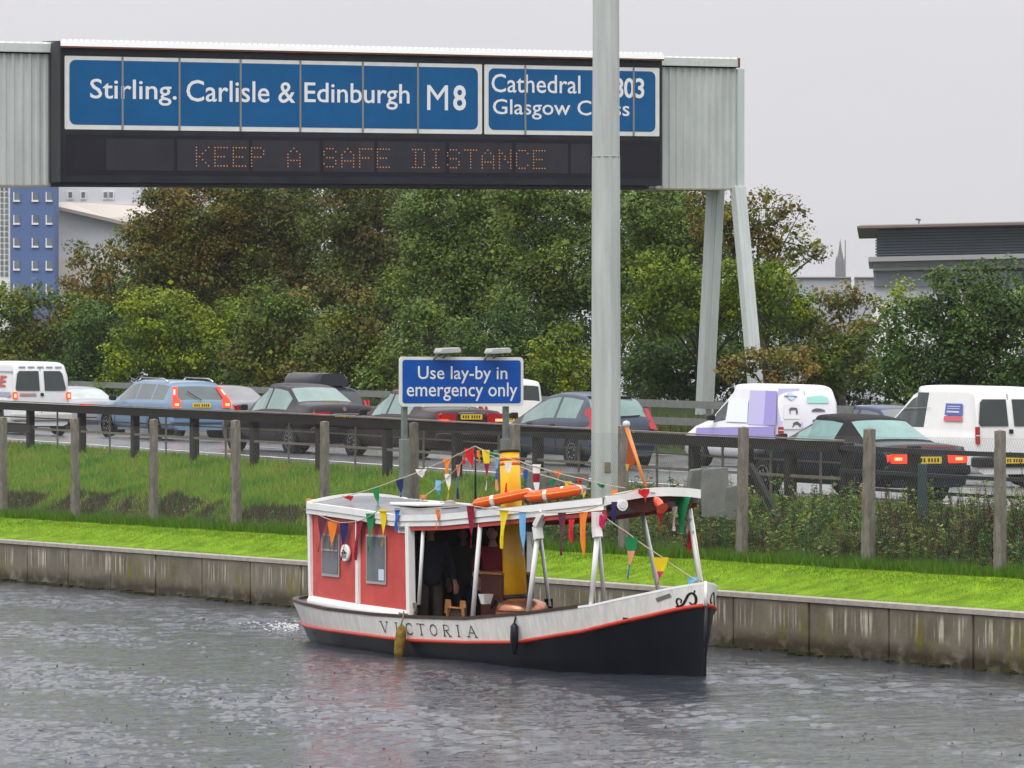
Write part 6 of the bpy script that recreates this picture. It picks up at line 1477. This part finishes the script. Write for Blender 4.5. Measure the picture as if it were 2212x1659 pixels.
# ------------------------------------------------------------------ people
def skinned(name, chains, m, parent, sub=2):
    """chains: list of [(point, radius), ...]; points shared between chains are welded; first point is the root"""
    V = []; Rr = []; E = []; idx = {}
    def vid(p, r):
        k = tuple(round(c, 4) for c in p)
        if k not in idx: idx[k] = len(V); V.append(tuple(p)); Rr.append(r)
        return idx[k]
    for ch in chains:
        ids = [vid(p, r) for p, r in ch]
        for a, b in zip(ids[:-1], ids[1:]):
            if a != b: E.append((a, b))
    me = bpy.data.meshes.new(name); me.from_pydata(V, E, []); o = bpy.data.objects.new(name, me); COL.objects.link(o)
    sk = o.modifiers.new('skin', 'SKIN'); sk.use_smooth_shade = True
    for i, r in enumerate(Rr): me.skin_vertices[0].data[i].radius = (r, r) if not isinstance(r, tuple) else r
    me.skin_vertices[0].data[0].use_root = True
    ss_ = o.modifiers.new('sub', 'SUBSURF'); ss_.levels = sub; ss_.render_levels = sub
    dg = bpy.context.evaluated_depsgraph_get(); dg.update(); m2 = bpy.data.meshes.new_from_object(o.evaluated_get(dg))
    bpy.data.objects.remove(o); bpy.data.meshes.remove(me)
    m2.materials.clear(); m2.materials.append(m)
    for p in m2.polygons: p.use_smooth = True
    o = bpy.data.objects.new(name, m2); COL.objects.link(o); o.parent = parent
    return o
SKIN = mat('skin', (.42, .22, .16), .5); 
def add_head(me_obj, c, face, r=.098):
    """welds a shaped head (brow, nose, chin, ears) into the body mesh; face: unit vector the person looks along"""
    f = Vector(face).normalized(); s_ = Vector((0, 0, 1)).cross(f).normalized(); u_ = f.cross(s_)
    bm = bmesh.new(); bm.from_mesh(me_obj.data)
    bm2 = bmesh.new(); bmesh.ops.create_uvsphere(bm2, u_segments=24, v_segments=18, radius=1)
    for v in bm2.verts:
        x, y, z = v.co; X = x * .80; Z = z * 1.22; Y = y * .98                       # y forward
        if z < -.2: k = 1 - .28 * (-z - .2); X *= k; Y *= (k + .10)                      # jaw
        if y > .3:
            Y += .26 * math.exp(-((x / .14) ** 2 + ((z + .08) / .24) ** 2))              # nose
            Y += .07 * math.exp(-((x / .5) ** 2 + ((z - .28) / .12) ** 2))               # brow
            Y -= .09 * (math.exp(-(((x - .32) / .15) ** 2 + ((z - .10) / .12) ** 2)) + math.exp(-(((x + .32) / .15) ** 2 + ((z - .10) / .12) ** 2)))
            Y += .05 * math.exp(-((x / .26) ** 2 + ((z + .52) / .08) ** 2)); Y -= .04 * math.exp(-((x / .28) ** 2 + ((z + .45) / .03) ** 2))
        X += .14 * (1 if x > 0 else -1) * math.exp(-(((abs(x) - .98) / .2) ** 2 + ((y + .05) / .13) ** 2 + ((z - .02) / .25) ** 2))
        v.co = Vector(c) + (s_ * X + f * Y + u_ * Z) * r
    me2 = bpy.data.meshes.new('t'); bm2.to_mesh(me2); bm2.free(); bm.from_mesh(me2); bpy.data.meshes.remove(me2)
    for p in bm.faces: p.smooth = True
    bm.to_mesh(me_obj.data); bm.free()
def hand_chains(wr, d, side_, r0=.026):
    d = Vector(d).normalized(); s_ = d.cross(Vector((0, 0, 1))); s_ = s_.normalized() if s_.length > .1 else Vector((0, 1, 0)); n_ = s_.cross(d)
    palm = Vector(wr) + d * .085; out = [[(tuple(wr), r0), (tuple(palm), .034)]]
    for k, ln in zip((-1.5, -.5, .5, 1.5), (.062, .078, .082, .07)):
        a = palm + s_ * k * .019 + d * .015; b = a + d * ln * .55 - n_ * .014; c = b + d * ln * .35 - n_ * .03
        out.append([(tuple(palm), .034), (tuple(a), .0105), (tuple(b), .0095), (tuple(c), .008)])
    t = Vector(wr) + d * .035 + s_ * side_ * .03; out.append([(tuple(wr), r0), (tuple(t), .014), (tuple(t + s_ * side_ * .022 + d * .035 - n_ * .01), .011), (tuple(t + s_ * side_ * .018 + d * .062 - n_ * .022), .009)])
    return out
def person(label, foot, face, jm, tm, pose, hairm, hgt=1.75, hair='short', band=None):
    f = Vector(face).normalized(); s_ = Vector((0, 0, 1)).cross(f).normalized(); k = hgt / 1.75; B = Vector(foot)
    P = lambda x, y, z: tuple(B + (s_ * x + f * y) * k + Vector((0, 0, z * k)))   # x to the person's left
    o = thing('person', label, 'person', BO, BRZ)
    pel, che, nk, hd = P(0, 0, .95), P(0, pose.get('lean', 0) * .5, 1.28), P(0, pose.get('lean', 0), 1.47), P(0, pose.get('lean', 0) + .02, 1.56)
    ch = [[(pel, .13), (che, .14), (nk, .055), (hd, .055)]]; jk = [[(P(0, 0, .80), (.20, .17)), (pel, (.19, .16)), (che, (.20, .16)), (P(0, pose.get('lean', 0) * .9, 1.43), .09)]]; tr = [[(P(0, 0, 1.0), .15), (P(0, 0, .9), .15)]]
    for sg, nm in ((1, 'L'), (-1, 'R')):
        sh = P(sg * .19, pose.get('lean', 0) * .9, 1.40); el = P(*pose[nm][0]); wr = P(*pose[nm][1]); d = Vector(wr) - Vector(el)
        ch += [[(che, .14), (sh, .05), (el, .042), (wr, .027)]] + hand_chains(wr, pose.get(nm + 'd', d), -sg)
        cu = tuple(Vector(wr) - d.normalized() * .02); jk += [[(che, (.20, .16)), (sh, .088), (el, .062), (cu, .048)]]
        hip, kn, an, to = P(sg * .09, 0, .9), P(sg * .10, .03, .50), P(sg * .10, -.01, .09), P(sg * .11, .15, .04)
        ch += [[(pel, .13), (hip, .085), (kn, .055), (an, .038), (to, .035)]]; tr += [[(P(0, 0, .9), .15), (hip, .105), (kn, .078), (P(sg * .10, -.01, .12), .068)]]
    b = skinned('body', ch, SKIN, o); hc = Vector(P(0, pose.get('lean', 0) + .045, 1.635)); fd = (f + Vector((0, 0, pose.get('nod', -.1)))).normalized(); add_head(b, hc, fd, .092 * k)
    skinned('jacket', jk, jm, o); skinned('trousers', tr, tm, o)
    mb = MB(); rr = .098 * k; sx_ = Vector((0, 0, 1)).cross(fd).normalized(); ux = fd.cross(sx_)
    rows = []
    for i in range(9):
        th_ = i / 8 * 1.75; rows.append([hc - fd * .012 + (sx_ * math.sin(th_) * math.cos(a) * .86 + fd * math.sin(th_) * math.sin(a) * (1.02 if math.sin(a) < 0 else .80 if th_ < 1.1 else .2) + ux * math.cos(th_) * 1.22) * rr * 1.04 for a in [2 * math.pi * j / 20 for j in range(20)]])
    mb.grid(rows, close=True).build('hair', hairm, o)
    for sg in (1, -1):
        e_ = hc + fd * rr * .84 + sx_ * sg * rr * .32 + ux * rr * .12; MB().lathe([(0, -.006), (.009, 0), (0, .007)], 8, Matrix.Translation(e_)).build('eye', mat('eye_dark', (.03, .02, .02), .3), o)
    if band:
        a_, b_ = Vector(P(*pose[band][0])), Vector(P(*pose[band][1])); MB().tube([a_.lerp(b_, .45), a_.lerp(b_, .62)], .068, 12).build('sleeve_band', RW_, o)
    return o
DKJ = mat('dark_navy_jacket', (.018, .022, .035), .8, var=.3, vs=8); DKT = mat('drab_trousers', (.07, .06, .05), .85, var=.3); HAIRG = mat('grey_hair', (.16, .14, .12), .7); HAIRD = mat('dark_hair', (.03, .022, .018), .7)
REDJ = mat('red_jacket', (.22, .02, .035), .8); JEAN = mat('blue_jeans', (.03, .045, .09), .85); GREYJ = mat('grey_brown_coat', (.08, .07, .065), .85)
vw = Matrix.Rotation(-BRZ, 3, 'Z') @ Vector((0, -1, 0))        # towards the camera in the boat frame
p = bp(930, 1200, .42); foot = (p.x, p.y, .12)
person('person in a long dark navy jacket standing at the open front of the red cabin', foot, vw + Vector((.35, 0, 0)), DKJ, DKT, dict(L=[(.30, -.02, 1.12), (.33, .10, .88)], R=[(-.30, -.03, 1.12), (-.36, .04, .86)], nod=-.15), HAIRG, 1.80)
p = bp(1066, 1200, .30, 1); foot = (p.x, p.y, .12)
person('person in red sleeved jacket with white arm band beside the yellow funnel', foot, Vector((.75, -.65, 0)), REDJ, JEAN, dict(L=[(.28, .03, 1.14), (.22, .22, 1.0)], R=[(-.26, .06, 1.12), (-.16, .27, .98)], nod=-.3, lean=.05, Rd=(0, 0, -1)), HAIRD, 1.72, band='R')
p = bp(1000, 1200, .62, 1); foot = (p.x, p.y, .12)
person('person in grey brown coat and jeans deep in the shade of the boat roof', foot, vw, GREYJ, JEAN, dict(L=[(.26, .0, 1.12), (.2, .16, .98)], R=[(-.26, .0, 1.12), (-.22, .12, .92)], nod=0.), HAIRD, 1.66)
# churned white water off the stern
mb = MB()
for i in range(110):
    u = 645 - abs(R.gauss(0, 40)); v = 1357 + R.gauss(0, 5) - (645 - u) * .03; d = F * HC / (v - 860); p = Vector(((u - 1106) / F * d, d, .02 + R.uniform(0, .02)))
    r_ = R.uniform(.006, .016); mb.box(p, (r_ * 3, r_ * 2, r_), rz=R.uniform(0, 3))
tag(mb.build('wake_foam', mat('foam', (.75, .75, .78), .5)), 'scattered white foam off the stern of the boat', kind='stuff')
# rain splashes on the water
mb = MB()
for i in range(620):
    v = R.uniform(1330, 1690); u = R.uniform(-20, 2230); d = F * HC / (v - 860); p = Vector(((u - 1106) / F * d, d, 0))
    if (p.x * C_ + p.y * S_) > T_W - .1: continue
    h_ = R.uniform(.002, .007); r_ = R.uniform(.006, .018)
    mb.lathe([(r_, -.01), (r_ * .5, h_ * .5), (r_ * .75, h_)], 5, Matrix.Translation(p))
tag(mb.build('rain_splashes', mat('splash_water', (.05, .05, .06), .15)), 'small dark rain splashes scattered over the canal', kind='stuff')
# litter in the grass
for (u, v, c, nm, lb) in ((672, 1042, (.7, .35, .12), 'litter_bag', 'orange scrap of litter on the grass bank'), (925, 1100 - 22, (.7, .72, .7), 'litter_bag', 'crumpled pale plastic bag on the grass behind the cabin roof')):
    s, d = ut(u, 37.6); o = MB()
    for k in range(6): o.box((R.uniform(-.1, .1), R.uniform(-.06, .06), R.uniform(0, .06)), (R.uniform(.05, .14), .08, .05), rz=R.uniform(0, 3))
    o = o.build(nm, mat('litter_' + ('orange' if c[1] < .5 else 'white'), c, .5), bevel=.01); o.location = L(37.6, s, zg(37.6, s) + .08); tag(o, lb, 'litter')
